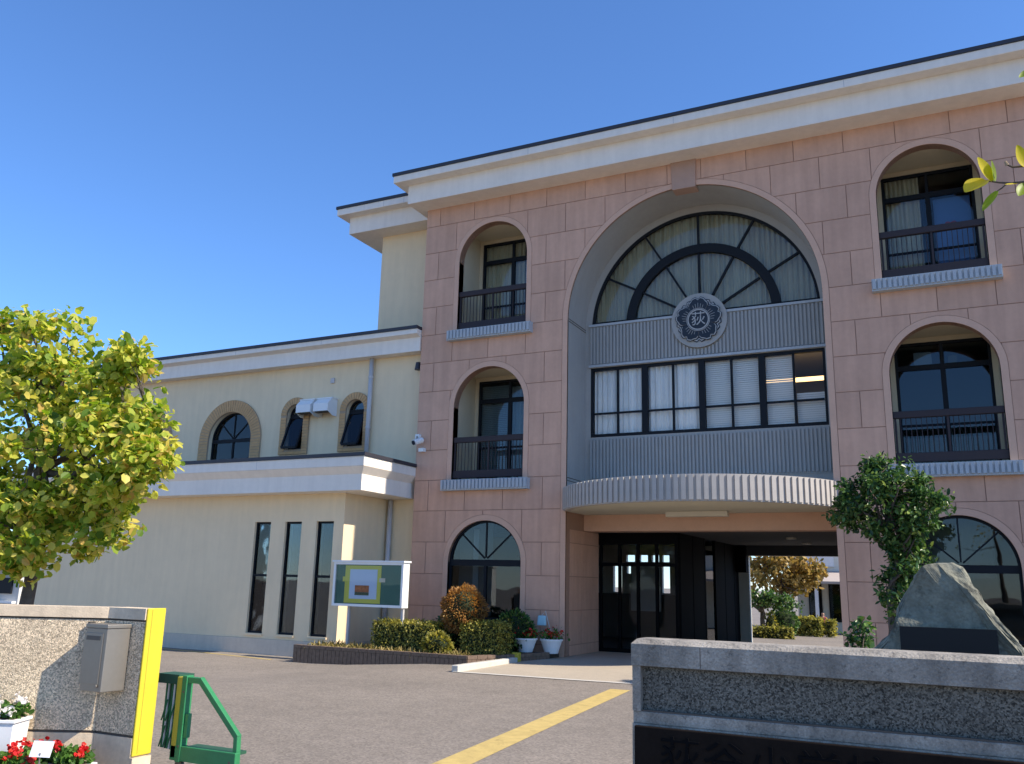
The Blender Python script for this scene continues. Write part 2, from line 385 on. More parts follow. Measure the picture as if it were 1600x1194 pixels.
# tiles
TW = 1.06; TH = .7725; Z0 = .24; gap = .008
joints = {}
shared = {}
ntile = 0
for k in range(-1, 15):
    z0 = Z0+TH*k; z1 = min(z0+TH, 11.6)
    if k < 0: z0 = -.28
    off = 8.06 if k % 2 else 8.59
    left = sorted([-off+TW*i for i in range(-4, 4)] + [XL])
    right = [2*XC-x for x in left]
    cuts = sorted({round(x, 4) for x in left+right if XL+.12 < x < XR-.12 and abs(x-XC) > .25} | {XL, XR})
    for x0, x1 in zip(cuts, cuts[1:]):
        rc = rect(x0+gap, x1-gap, z0+gap, z1-gap)
        hs = []
        for h in ringed+[BIGR]:
            hx = [q[0] for q in h]; hz = [q[1] for q in h]
            if max(hx) > x0 and min(hx) < x1 and max(hz) > z0 and min(hz) < z1: hs.append(h)
        if hs:
            V, T = cut(rc, hs)
            if not T: continue
            area = sum(abs((V[t[1]][0]-V[t[0]][0])*(V[t[2]][1]-V[t[0]][1])-(V[t[2]][0]-V[t[0]][0])*(V[t[1]][1]-V[t[0]][1]))/2 for t in T)
            if area < .004: continue
            MB().region(V, T, D, D+.013).build('tile', 'tile', wallo)
        else:
            key = (round(x1-x0, 3), round(z1-z0, 3))
            if key not in shared:
                w, h = (x1-x0)/2-gap, (z1-z0)/2-gap
                shared[key] = MB().hexa((-w, w, 0, .013, -h), (-w, w, 0, .013, h)).mesh('tile', 'tile')
            obj('tile', shared[key], wallo, ((x0+x1)/2, D, (z0+z1)/2))
        ntile += 1
# arch surrounds and keystone
for (cx, (zb, zs, r)) in [(cx, v) for cx in WX for v in ROWS.values()]:
    V, T = cut(arch(cx, zb-.02, zs, r+.132), [arch(cx, zb-.03, zs, r)])
    MB().region(V, T, D-.006, D+.25).build('arch_surround', 'surround', B)
V, T = cut(arch(XC, -.02, 7.95, 3.11, 64), [arch(XC, -.03, 7.95, 2.98, 64)])
MB().region(V, T, D-.008, D+.05).build('arch_surround', 'surround', B)
MB().prism([(XC-.31, 11.595), (XC-.28, 10.86), (XC+.28, 10.86), (XC+.31, 11.595)], D-.05, D+.3).build('keystone', 'keystone', B, bevel=.01)

def cornice(parent, x0, x1, y0, y1, zs, ob, ol, zl, zt, steps=True, cove=0):
    """soffit+fascia box, projecting lip, dark roof edge. zs soffit, zl lip bottom, zt lip top; ob fascia plan offset done by caller"""
    c = MB().box(x0, x1, y0, y1, zs, zl-cove)
    if cove: c.hexa((x0, x1, y0, y1, zl-cove), (x0-ol*ob[0], x1+ol*ob[1], y0-ol, y1, zl))
    co = c.build('cornice', 'cornice', parent)
    MB().box(x0-ol*ob[0], x1+ol*ob[1], y0-ol, y1+.001, zl+.001, zt).build('fascia_lip', 'cornice', co, bevel=.012)
    MB().box(x0-(ol+.03)*ob[0], x1+(ol+.03)*ob[1], y0-ol-.03, y1, zt, zt+.085).build('roof_edge', 'roof_edge', co)
    for i in range(1, 4):   # joints of the fascia sheets
        x = x0+(x1-x0)*i/4
        MB().box(x-.006, x+.006, y0-ol-.002, y0-ol+.01, zl+.01, zt-.01).build('fascia_joint', 'pipe', co)
    return co
cornice(B, -12.47, 2.5, 18.38, 28.4, 11.57, (1, 1), .30, 12.11, 12.31)
# cream stair tower beside it
MB().box(-14.45, XL-.002, 20.1, 28.2, -.3, 11.6).build('tower_wall', 'cream', B)
cornice(B, -15.25, -12.49, 19.5, 28.3, 11.58, (1, 0), .28, 12.1, 12.3)
# roof, rear wall and floors
MB().box(XL+.25, XR-.25, D+.3, 28.2, 11.56, 11.59).build('ceiling', 'room', B)
rear = MB(); holes = [rect(-5.62, -2.02, -.4, 2.60), rect(-10.05, -9.75, 1.4, 2.33), rect(-8.74, -8.47, 1.4, 2.25), rect(-8.39, -8.13, 1.4, 2.25), rect(-9.58, -9.3, 2.0, 2.25)]
holes += [rect(x0, x1, 2.38, 2.60) for x0, x1 in ((-9.6, -9.3), (-9.14, -8.86), (-8.73, -8.48), (-8.38, -8.14))]
V, T = cut(rect(XL+.24, XR-.24, -.3, 11.55), holes); rear.region(V, T, 28.0, 28.2, True); rear.build('rear_wall', 'back_wall', B)
fl = MB()
for z in (3.34, 7.2): fl.box(XL+.25, -8.0, D+.26, 27.9, z, z+.35); fl.box(-2.0, XR-.25, D+.26, 27.9, z, z+.35); fl.box(-8.0+.001, -2.0-.001, D+1.4, 27.9, z, z+.35)
fl.build('floor_slab', 'room', B)
pt = MB()                               # partitions between the rooms
for x in (-8.0, -2.05): pt.box(x-.06, x+.06, D+1.3, 27.9, 3.7, 11.5)
pt.box(-2.0, -1.9, D+.26, 27.9, -.1, 3.33)
pt.box(XL+.25, XR-.25, 24.2, 24.3, 3.7, 7.19); pt.box(XL+.25, XR-.25, 24.2, 24.3, 7.56, 11.5)
pt.build('partition', 'room', B)

# ---- arched balconies, floors 2 and 3
def curtain(parent, x0, x1, y, z0, z1, m, waves=12, amp=.03):
    n = max(8, int((x1-x0)*90)); c = MB()
    for i in range(n+1):
        x = x0+(x1-x0)*i/n; yy = y+amp*math.sin(waves*2*math.pi*(x-x0)/(x1-x0))*(1+.3*math.sin(5*x)); c.v += [(x, yy, z0), (x+.01*math.sin(3*i), yy, z1)]
    c.f = [(2*i, 2*i+2, 2*i+3, 2*i+1) for i in range(n)]
    return c.build('curtain', m, parent, smooth=True)
def blind(parent, x0, x1, y, z0, z1, m='blind', pitch=.05):
    c = MB(); z = z0
    while z < z1: c.add([(x0, y-.008, z), (x1, y-.008, z), (x1, y+.006, z+.046), (x0, y+.006, z+.046)], [(0, 1, 2, 3)]); z += pitch
    return c.build('blind', m, parent, kind='stuff')
def pane(parent, x0, x1, z0, z1, y, m='glass'):
    return MB().box(x0, x1, y, y+.006, z0, z1).build('pane', m, parent)

def balcony(cx, row):
    zb, zs, r = ROWS[row]; fz = zb-.02; top = zs+r+.02; y1 = D+1.18
    ni = MB(); x0, x1 = cx-1.03, cx+1.03
    ni.add([(x0, D+.25, fz), (x1, D+.25, fz), (x1, y1, fz), (x0, y1, fz), (x0, D+.25, top), (x1, D+.25, top), (x1, y1, top), (x0, y1, top)], [(0, 1, 2, 3), (4, 5, 6, 7), (0, 3, 7, 4), (1, 2, 6, 5)])
    V, T = cut(rect(x0, x1, fz, top), [rect(cx-.93, cx+.93, fz+.06, top-.1)]); ni.region(V, T, y1, y1+.12)
    ni.build('balcony_niche', 'niche', B)
    fr = MB(); t = .06; a, b = cx-.93, cx+.93; zb_, zt = fz+.06, top-.1; ztr = zt-.55; ym = y1+.03
    fr.box(a, a+t, ym, ym+.08, zb_, zt); fr.box(b-t, b, ym, ym+.08, zb_, zt)
    fr.box(a+t, b-t, ym, ym+.08, zt-t, zt); fr.box(a+t, b-t, ym, ym+.08, zb_, zb_+.09); fr.box(a+t, b-t, ym-.004, ym+.084, ztr-.055, ztr+.055)
    fr.box(cx-.03, cx+.03, ym+.002, ym+.078, ztr+.055, zt-t); fr.box(cx-.05, cx+.05, ym+.002, ym+.078, zb_+.09, ztr-.055)
    zm = zb_+.95
    fr.box(a+t, cx-.05, ym+.02, ym+.06, zm-.025, zm+.025); fr.box(cx+.05, b-t, ym+.02, ym+.06, zm-.025, zm+.025)
    w = fr.build('window', 'frame', B)
    g = 'glass' if row == 3 else 'glass_dark'
    for p0, p1 in ((a+t, cx-.04), (cx+.04, b-t)):
        pane(w, p0, p1, ztr+.05, zt-t, ym+.04, g); pane(w, p0, p1, zm+.025, ztr-.05, ym+.035, g); pane(w, p0, p1, zb_+.08, zm-.025, ym+.035, g)
    # sill with ribbed front
    s = MB().box(cx-1.2, cx+1.2, D-.17, D+.24, zb-.265, zb).build('sill', 'sill_grey', B)
    rb = MB(); n = 24
    for i in range(n): 
        x = cx-1.2+2.4*(i+.5)/n; rb.box(x-.03, x+.03, D-.205, D-.171, zb-.235+.01*rnd.random(), zb-.012)
    rb.build('sill_ribs', 'sill_grey', s, kind='stuff')
    # railing
    y = D+.10; rl = thing_part('balcony_railing', B, (cx, y, zb))
    MB().box(cx-1.0, cx+1.0, y-.05, y+.05, zb+.96, zb+1.10).build('rail', 'railing', rl, bevel=.01)
    MB().box(cx-1.0, cx+1.0, y-.04, y+.04, zb+.06, zb+.25).build('rail', 'railing', rl, bevel=.01)
    for x in (cx-.96, cx, cx+.96): MB().box(x-.02, x+.02, y-.022, y+.022, zb+.25, zb+.96).build('post', 'railing', rl)
    bl = MB()
    for i in range(1, 20):
        x = cx-.96+1.92*i/20
        if abs(x-cx) > .02: bl.box(x-.007, x+.007, y-.008, y+.008, zb+.25, zb+.96)
    bl.build('balusters', 'railing', rl, kind='stuff')
    for x in (cx-.8, cx, cx+.8): MB().box(x-.02, x+.02, y-.03, y+.03, zb, zb+.06).build('foot', 'railing', rl)
    return w, a, b, zb_, zt, ztr, ym
def thing_part(name, parent, loc): return obj(name, None, parent, loc)
w, a, b, zb_, zt, ztr, ym = balcony(WX[0], 3)
curtain(w, a+.02, WX[0]+.30, ym+.16, zb_, zt, 'curtain_beige', 9); blind(w, WX[0]+.32, b, ym+.16, zb_+.3, ztr)
w, a, b, zb_, zt, ztr, ym = balcony(WX[0], 2)
blind(w, a+.02, WX[0]-.05, ym+.16, zb_+.2, ztr+.4); curtain(w, WX[0]-.1, WX[0]+.55, ym+.2, zb_, ztr+.4, 'curtain_white', 5)
w, a, b, zb_, zt, ztr, ym = balcony(WX[1], 3)
curtain(w, a+.02, WX[1]-.16, ym+.16, zb_, zt, 'curtain_beige', 8)
MB().box(WX[1]+.1, b-.1, ym+.2, ym+.22, zb_+.02, ztr-.06).build('notice_panel', 'blue_panel', w)
hp = [(.10*math.sin(t)**3*1.15, .085*(math.cos(t)*1.0-.38*math.cos(2*t)-.15*math.cos(3*t))) for t in [i*2*math.pi/24 for i in range(24)]]
MB().prism([(WX[1]+.42+x, zb_+1.55+z) for x, z in hp], ym+.185, ym+.195).build('heart_mark', 'red_mark', w)
MB().box(WX[1]-.14, WX[1]-.02, ym+.10, ym+.14, zb_+.05, ztr-.06).build('sash_stile', 'frame', w)
w, a, b, zb_, zt, ztr, ym = balcony(WX[1], 2)
MB().box(WX[1]-.55, WX[1]-.2, ym+.12, ym+.125, ztr+.08, ztr+.36).build('paper_sheet', 'paper', w)
MB().box(WX[1]+.12, WX[1]+.30, ym+.5, ym+.505, ztr+.09, ztr+.33).build('paper_sheet', 'lamp_case', w)
MB().box(WX[1]+.28, WX[1]+.42, ym+.5, ym+.505, zb_+1.25, zb_+1.35).build('paper_sheet', 'paper', w)
MB().box(a+.1, b-.1, ym+.5, ym+.55, zb_+.1, zb_+.75).build('desk_front', 'plinth', w)

# ---- ground floor arched windows
def ground_window(cx):
    zb, zs, r = ROWS[1]; y = D+.09; t = .05
    f = MB().arc_band(cx, zs, r-t, r, 0, math.pi, y, y+.09); f.box(cx-r, cx-r+t, y, y+.09, zb, zs); f.box(cx+r-t, cx+r, y, y+.09, zb, zs)
    f.box(cx-r+t, cx+r-t, y, y+.09, zb, zb+.07); f.box(cx-r+t, cx+r-t, y-.005, y+.095, zs-.09, zs+.06)
    for an in (45, 90, 135):
        p = (cx+.05*math.cos(R(an)), y+.045, zs+.06+.05*math.sin(R(an))); q = (cx+(r-t)*math.cos(R(an)), y+.045, zs+(r-t)*math.sin(R(an))); f.bar(p, q, .032, .05)
    f.box(cx-.03, cx+.03, y+.002, y+.088, zb+.07, zs-.09)
    w = f.build('window', 'frame', B)
    n = 12
    for k in range(4):
        a0 = math.pi*k/4; pl = [(cx, zs)]+[(cx+(r-.03)*math.cos(a0+math.pi/4*i/n), zs+(r-.03)*math.sin(a0+math.pi/4*i/n)) for i in range(n+1)]
        MB().prism(pl, y+.04, y+.046).build('pane', 'glass_dark', w)
    pane(w, cx-r+.03, cx-.02, zb+.05, zs-.05, y+.04, 'glass_dark'); pane(w, cx+.02, cx+r-.03, zb+.05, zs-.05, y+.04, 'glass_dark')
    MB().box(cx-r, cx+r, D+.0, D+.2, zb-.05, zb-.001).build('sill', 'surround', w)
    return w
w = ground_window(WX[0])
MB().box(WX[0]-.98, WX[0]-.05, D+.55, D+.58, .8, 3.1).build('curtain', 'reveal_grey', w)
MB().box(WX[0]-.55, WX[0]-.40, D+.48, D+.52, .8, 2.9).build('curtain', 'curtain_white', w)
MB().box(WX[0]+.25, WX[0]+.55, D+1.2, D+1.5, .6, 1.35).build('stored_box', 'keystone', w)
w = ground_window(WX[1])
MB().box(WX[1]-.95, WX[1]+.6, D+.9, D+.92, 1.9, 3.2).build('roller_blind', 'plinth', w)

# ---- the great arch
V, T = [], []
rv = MB(); pts = arch(XC, 3.3, 7.95, 2.975, 64)
for i in range(len(pts)-1):
    (x0, z0), (x1, z1) = pts[i], pts[i+1]; rv.add([(x0, D+.05, z0), (x1, D+.05, z1), (x1, D+1.2, z1), (x0, D+1.2, z0)], [(0, 1, 2, 3)])
rvo = rv.build('arch_reveal', 'reveal_grey', B, smooth=True)
for z in (7.93, 7.99, 4.0, 4.07):
    for sx in (-1, 1):
        MB().box(XC+sx*2.970-.004, XC+sx*2.970+.004, D+.06, D+1.19, z-.008, z+.008).build('reveal_joint', 'groove', rvo)
YB = D+1.2
bw = MB(); V, T = cut(arch(XC, 3.27, 7.95, 2.976, 64), [arch(XC, 8.1, 8.1001, 2.0, 8) if False else [(XC-2.78, 8.12)]+[(XC+2.8*math.cos(t), 7.95+2.8*math.sin(t)) for t in [math.pi-.061-(math.pi-.122)*i/60 for i in range(61)]], rect(-7.83, -2.17, 5.19, 6.97)])
bw.region(V, T, YB, YB+.15); bwo = bw.build('arch_wall', 'reveal_grey', B)
rb = MB()
for i in range(64):
    x = -7.80+i*(5.60/63); 
    for z0, z1 in ((4.16, 5.12), (7.06, 8.04)):
        if z1 > 8 and math.hypot(x-XC, 0) < .70:
            dz = math.sqrt(max(0, .70**2-(x-XC)**2)); z1b = 7.91-dz
            if z1b-z0 > .05: rb.box(x-.025, x+.025, YB-.05, YB-.001, z0, z1b)
            continue
        rb.box(x-.025, x+.025, YB-.05, YB-.001, z0, z1)
rb.build('panel_ribs', 'rib_grey', bwo, kind='stuff')
pn = MB(); pn.box(-7.83, -2.17, YB-.012, YB-.0005, 4.12, 5.16); V, T = cut(rect(-7.83, -2.17, 7.0, 8.085), []); pn.region(V, T, YB-.012, YB-.0005); pn.build('rib_backing', 'rib_grey', bwo)
MB().box(-7.86, -2.14, YB-.07, YB-.013, 8.05, 8.11).build('band_cap', 'sill_grey', bwo); MB().box(-7.86, -2.14, YB-.07, YB-.013, 6.98, 7.04).build('band_cap', 'sill_grey', bwo)
# fan window
f = MB(); t = .05; y = YB+.04; a0 = math.asin(.17/2.8)
f.arc_band(XC, 7.95, 2.8-.06, 2.8, a0, math.pi-a0, y-.04, y+.06, 60); f.box(XC-2.79, XC+2.79, y-.04, y+.06, 8.11, 8.17)
f.arc_band(XC+.03, 8.0, 1.68, 1.9, .09, math.pi-.09, y-.06, y+.07, 48)
for an in (30, 60, 90, 120, 150):
    c, s = math.cos(R(an)), math.sin(R(an))
    f.bar((XC+.6*c, y+.01, 8.0+.6*s), (XC+1.68*c, y+.01, 8.0+1.68*s), .05, .07); f.bar((XC+1.9*c, y+.01, 8.0+1.9*s), (XC+2.74*c, y+.01, 7.97+2.74*s), .05, .07)
fw_ = f.build('window', 'frame', B)
for k in range(6):
    for r0, r1 in ((.5, 1.70), (1.88, 2.77)):
        pl = []
        for i in range(9): an = max(a0+.01, min(math.pi-a0-.01, R(30*k)+R(30)*i/8)); pl.append((XC+r1*math.cos(an), 7.97+r1*math.sin(an)))
        for i in range(9): an = max(a0+.01, min(math.pi-a0-.01, R(30*k+30)-R(30)*i/8)); pl.append((XC+r0*math.cos(an), 7.97+r0*math.sin(an)))
        MB().prism(pl, y+.02, y+.026).build('pane', 'glass', fw_)
curtain(fw_, XC-2.8, XC+2.8, YB+.2, 7.6, 10.9, 'curtain_beige', 46, .035)
# band of windows below the crest
f = MB(); x0, x1, z0, z1 = -7.83, -2.17, 5.19, 6.97; y = YB+.01
f.box(x0, x1, y, y+.1, z0, z0+.08); f.box(x0, x1, y, y+.1, z1-.07, z1)
for x in (x0+.03, x1-.03): f.box(x-.03, x+.03, y, y+.1, z0+.08, z1-.07)
q = (x1-x0)/4
for i in (1, 2, 3): f.box(x0+q*i-.075, x0+q*i+.075, y-.01, y+.1, z0+.08, z1-.07)
for i in range(4):
    m = x0+q*(i+.5); f.box(m-.025, m+.025, y+.02, y+.08, z0+.08, z1-.07)
    f.box(x0+q*i+.075, m-.025, y+.02, y+.08, 5.77, 5.815); f.box(m+.025, x0+q*(i+1)-.075, y+.02, y+.08, 5.77, 5.815)
bwn = f.build('window', 'frame', B)
for i in range(8):
    a_ = x0+q/2*i; pane(bwn, a_+.02, a_+q/2-.02, z0+.06, 5.78, y+.05, 'glass_clear'); pane(bwn, a_+.02, a_+q/2-.02, 5.80, z1-.05, y+.05, 'glass_clear')
curtain(bwn, x0+.05, x0+q*2-.02, YB+.17, z0-.1, z1+.1, 'curtain_white', 20, .03)
blind(bwn, x0+q*2+.02, x0+q*3, YB+.16, z0, z1); blind(bwn, x0+q*3+.02, x0+q*3.5, YB+.16, z0, z1-.05); blind(bwn, x0+q*3.52, x1, YB+.16, z0, z0+.75)
MB().box(-3.75, -1.9+-.2, 21.0, 21.12, 6.43, 6.51).build('ceiling_lamp', 'fluorescent', B)
# crest
cr = thing_part('crest', B, (XC, YB, 7.91))
dd = MB(); dd.prism([(XC+.68*math.cos(i*math.pi/32), 7.91+.68*math.sin(i*math.pi/32)) for i in range(64)], YB-.10, YB-.013); dd.build('disc', 'crest_disc', cr)
def petals(n, r0, r1, wid, rot, notch=True):
    """outline of a five-petalled blossom with notched petal tips"""
    pts = []
    for k in range(5):
        c = rot+k*2*math.pi/5
        for dt, rr in ((-.60, r0), (-.56, r0+(r1-r0)*.45), (-.47, r0+(r1-r0)*.66), (-.36, r0+(r1-r0)*.74), (-.24, r1*.97), (-.10, r1), (0, r1*.90), (.10, r1), (.24, r1*.97), (.36, r0+(r1-r0)*.74), (.47, r0+(r1-r0)*.66), (.56, r0+(r1-r0)*.45)):
            an = c+dt*wid; pts.append((XC+rr*math.cos(an), 7.91+rr*math.sin(an)))
    return pts
for (r0, r1, rot, m, y0_, y1_) in ((.36, .56, R(90+36), 'crest_dark', .118, .101), (.34, .535, R(90+36), 'crest_light', .124, .1185), (.30, .505, R(90+36), 'crest_dark', .130, .1245),
                                (.33, .585, R(90), 'crest_dark', .140, .1305), (.315, .565, R(90), 'crest_light', .150, .1405), (.29, .54, R(90), 'crest_dark', .160, .1505)):
    MB().prism(petals(5, r0, r1, 1.05, rot), YB-y0_, YB-y1_).build('blossom', m, cr)
MB().arc_band(XC, 7.91, .235, .262, 0, 2*math.pi, YB-.170, YB-.1605, 40).build('ring', 'crest_light', cr)
MB().arc_band(XC, 7.91, .275, .287, 0, 2*math.pi, YB-.170, YB-.1605, 40).build('ring', 'crest_light', cr)
st = MB()
for k in range(5):
    for j in (-2, -1, 0, 1, 2):
        an = R(90)+k*2*math.pi/5+j*.17; st.bar((XC+.30*math.cos(an), YB-.163, 7.91+.30*math.sin(an)), (XC+(.42-.02*abs(j))*math.cos(an), YB-.163, 7.91+(.42-.02*abs(j))*math.sin(an)), .010, .006)
st.build('stamens', 'rib_grey', cr, kind='stuff')
obj('crest_character', textmesh('荻', .36, .006, 'crest_character', 'crest_light', Matrix.Translation((XC, YB-.166, 7.91)) @ FACE), cr)

# curved canopy over the passage
SAG, HALF = 2.0, 3.06
rad = (HALF**2+SAG**2)/(2*SAG); cyc = D-SAG+rad; amax = math.asin(HALF/rad)
CZ0, CZ1 = 3.27, 3.80
def cpt(a, r): return (XC+r*math.sin(a), cyc-r*math.cos(a))
ca = MB(); N = 60
pl = [cpt(-amax+2*amax*i/N, rad-.06) for i in range(N+1)] + [(XC+HALF-.06, D+1.19), (XC-HALF+.06, D+1.19)]
pl = [(x, y) for x, y in pl]
cano = MB().prismz([(x, min(y, D-.012) if i <= N else y) if not (i > N) else (min(max(x, XC-2.96), XC+2.96), y) for i, (x, y) in enumerate(pl)], CZ0, CZ0+.1).build('canopy', 'soffit', B)
rim = MB()
for i in range(N):
    a_, b_ = -amax+2*amax*i/N, -amax+2*amax*(i+1)/N
    for r0, r1, z0, z1 in ((rad-.18, rad-.03, CZ0-.004, CZ1),):
        p0, p1, p2, p3 = cpt(a_, r0), cpt(a_, r1), cpt(b_, r1), cpt(b_, r0)
        rim.add([(*p0, z0), (*p1, z0), (*p2, z0), (*p3, z0), (*p0, z1), (*p1, z1), (*p2, z1), (*p3, z1)], [(0, 1, 2, 3), (4, 5, 6, 7), (1, 2, 6, 5), (0, 3, 7, 4)])
rim.build('rim', 'canopy_rib', cano)
MB().prismz([(x, min(y, D-.012)) if i <= N else (min(max(x, XC-2.96), XC+2.96), y) for i, (x, y) in enumerate(pl)], CZ1-.20, CZ1-.16).build('deck', 'plinth', cano)
nr = 52; ribm = None
for i in range(nr):
    a_ = -amax+2*amax*(i+.5)/nr
    if ribm is None:
        w_ = rad*2*amax/nr*.30
        ribm = MB().hexa((-w_, w_, -.035, .0, CZ0+.02), (-w_, w_, -.035, 0, CZ1-.012)).mesh('rib', 'canopy_rib')
    x, y = cpt(a_, rad-.03); obj('rib', ribm, cano, (x, y, 0), rot=(0, 0, a_))
lc = MB().box(-5.72, -4.32, 19.42, 19.62, 3.15, 3.268).build('canopy_lamp', 'lamp_case', B, bevel=.01)
# lintel, passage ceiling, jambs
MB().box(-8.0, -2.02, YB-.02, YB+.5, 2.88, 3.268).build('lintel', 'surround', B)
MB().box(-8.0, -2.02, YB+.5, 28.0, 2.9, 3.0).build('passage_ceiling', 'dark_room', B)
for x, yy in ((-6.4, 22.5), (-3.6, 23.4), (-3.6, 26)): MB().prismz([(x+.13*math.cos(i*math.pi/8), yy+.13*math.sin(i*math.pi/8)) for i in range(16)], 2.86, 2.899).build('downlight', 'lamp_case', B)
MB().box(-2.02, -1.9, D+.05, 28.0, -.1, 3.3).build('passage_wall', 'surround', B)
lj = MB().box(-8.25, -7.99, D+.26, 21.15, -.1, 3.3); ljo = lj.build('jamb_wall', 'grout', B)
for k in range(4):
    z0 = max(.0, Z0+TH*(k-1)); z1 = min(Z0+TH*k, 2.87) if k < 4 else 2.87
    for y0_, y1_ in (((D+.27, 20.0), (20.0, 21.14)) if k % 2 else ((D+.27, 20.55), (20.55, 21.14))):
        MB().box(-7.989, -7.977, y0_+gap, y1_-gap, z0+gap, z1-gap).build('tile', 'tile', ljo)
MB().box(-7.989, -7.977, D+.27+gap, 21.14-gap, Z0+TH*3+gap, 2.868).build('tile', 'tile', ljo)
# entrance hall beside the passage
hall = thing_part('entrance_hall', B, (-7, 21.2, 0))
f = MB(); y = 21.2
f.box(-7.99, -5.95, y, y+.08, 2.62, 2.9); f.box(-7.99, -5.95, y, y+.08, 2.08, 2.16); f.box(-7.99, -5.95, y, y+.08, .006, .10)
for x in (-7.95, -7.45, -6.97, -6.49, -5.99): f.box(x-.035, x+.035, y-.002, y+.082, .10, 2.62)
f.build('door_frame', 'letter', hall)
for x0_, x1_ in ((-7.91, -7.48), (-7.42, -7.0), (-6.94, -6.52), (-6.46, -6.02)):
    MB().box(x0_, x1_, y+.035, y+.041, .1, 2.08).build('door', 'glass_clear', hall); MB().box(x0_, x1_, y+.035, y+.041, 2.16, 2.62).build('transom', 'glass_clear', hall)
f = MB(); x = -5.97
for yy in (21.4, 22.6, 23.8, 25.0, 26.2, 27.4): f.box(x-.04, x+.04, yy-.05, yy+.05, .006, 2.9)
f.box(x-.03, x+.03, 21.3, 23.75, .01, 2.9); f.box(x-.03, x+.03, 25.05, 28.0, .01, 2.9); f.build('side_panel', 'letter', hall)
MB().box(x-.004, x+.004, 23.85, 24.95, .01, 2.6).build('side_pane', 'glass_clear', hall)
MB().box(-8.5, -7.6, 25.2, 25.25, .9, 2.2).build('notice_screen', 'rib_grey', hall)
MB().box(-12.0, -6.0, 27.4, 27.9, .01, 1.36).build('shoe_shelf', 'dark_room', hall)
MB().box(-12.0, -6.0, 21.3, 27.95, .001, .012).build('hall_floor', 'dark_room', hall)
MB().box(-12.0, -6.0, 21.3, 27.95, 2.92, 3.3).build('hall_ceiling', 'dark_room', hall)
MB().box(-5.99, -5.62, 27.6, 27.98, 2.09, 2.9).build('passage_beam', 'letter', hall)
MB().box(-5.98, -2.03, 27.75, 27.99, 2.6, 2.9).build('passage_beam', 'dark_room', hall)

# ================================================================ left wing
WG = thing('school_wing', 'cream rendered two storey school wing with brick framed arched windows and white eaves', 'building', (-18, 17.4, -.25))
YW, YL = 19.26, 17.4; XE = -24.3
up_holes = []; up_wins = []
for cx, zb, zs, ro, ri in ((-22.5, 4.6, 5.55, 1.2, .84), (-18.93, 4.6, 5.55, 1.2, .84), (-16.5, 5.15, 6.15, .51, .31), (-14.41, 5.15, 6.15, .51, .31)):
    up_holes.append(arch(cx, zb, zs, ri, 24)); up_wins.append((cx, zb, zs, ro, ri))
V, T = cut(rect(XE, XL-.003, 3.5, 7.57), up_holes)
uw = MB().region(V, T, YW, YW+.25).box(XE, XE+.2, YW+.25, 27.5, 3.5, 7.57).box(-13.3, XL-.003, YW+.001, YW+.25, -.4, 3.5)
uw.build('upper_wall', 'cream', WG)
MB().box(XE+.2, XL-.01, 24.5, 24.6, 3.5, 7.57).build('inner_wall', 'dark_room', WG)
MB().box(XE+.2, XL-.01, YW+.26, 24.5, 3.6, 3.7).build('inner_floor', 'dark_room', WG)
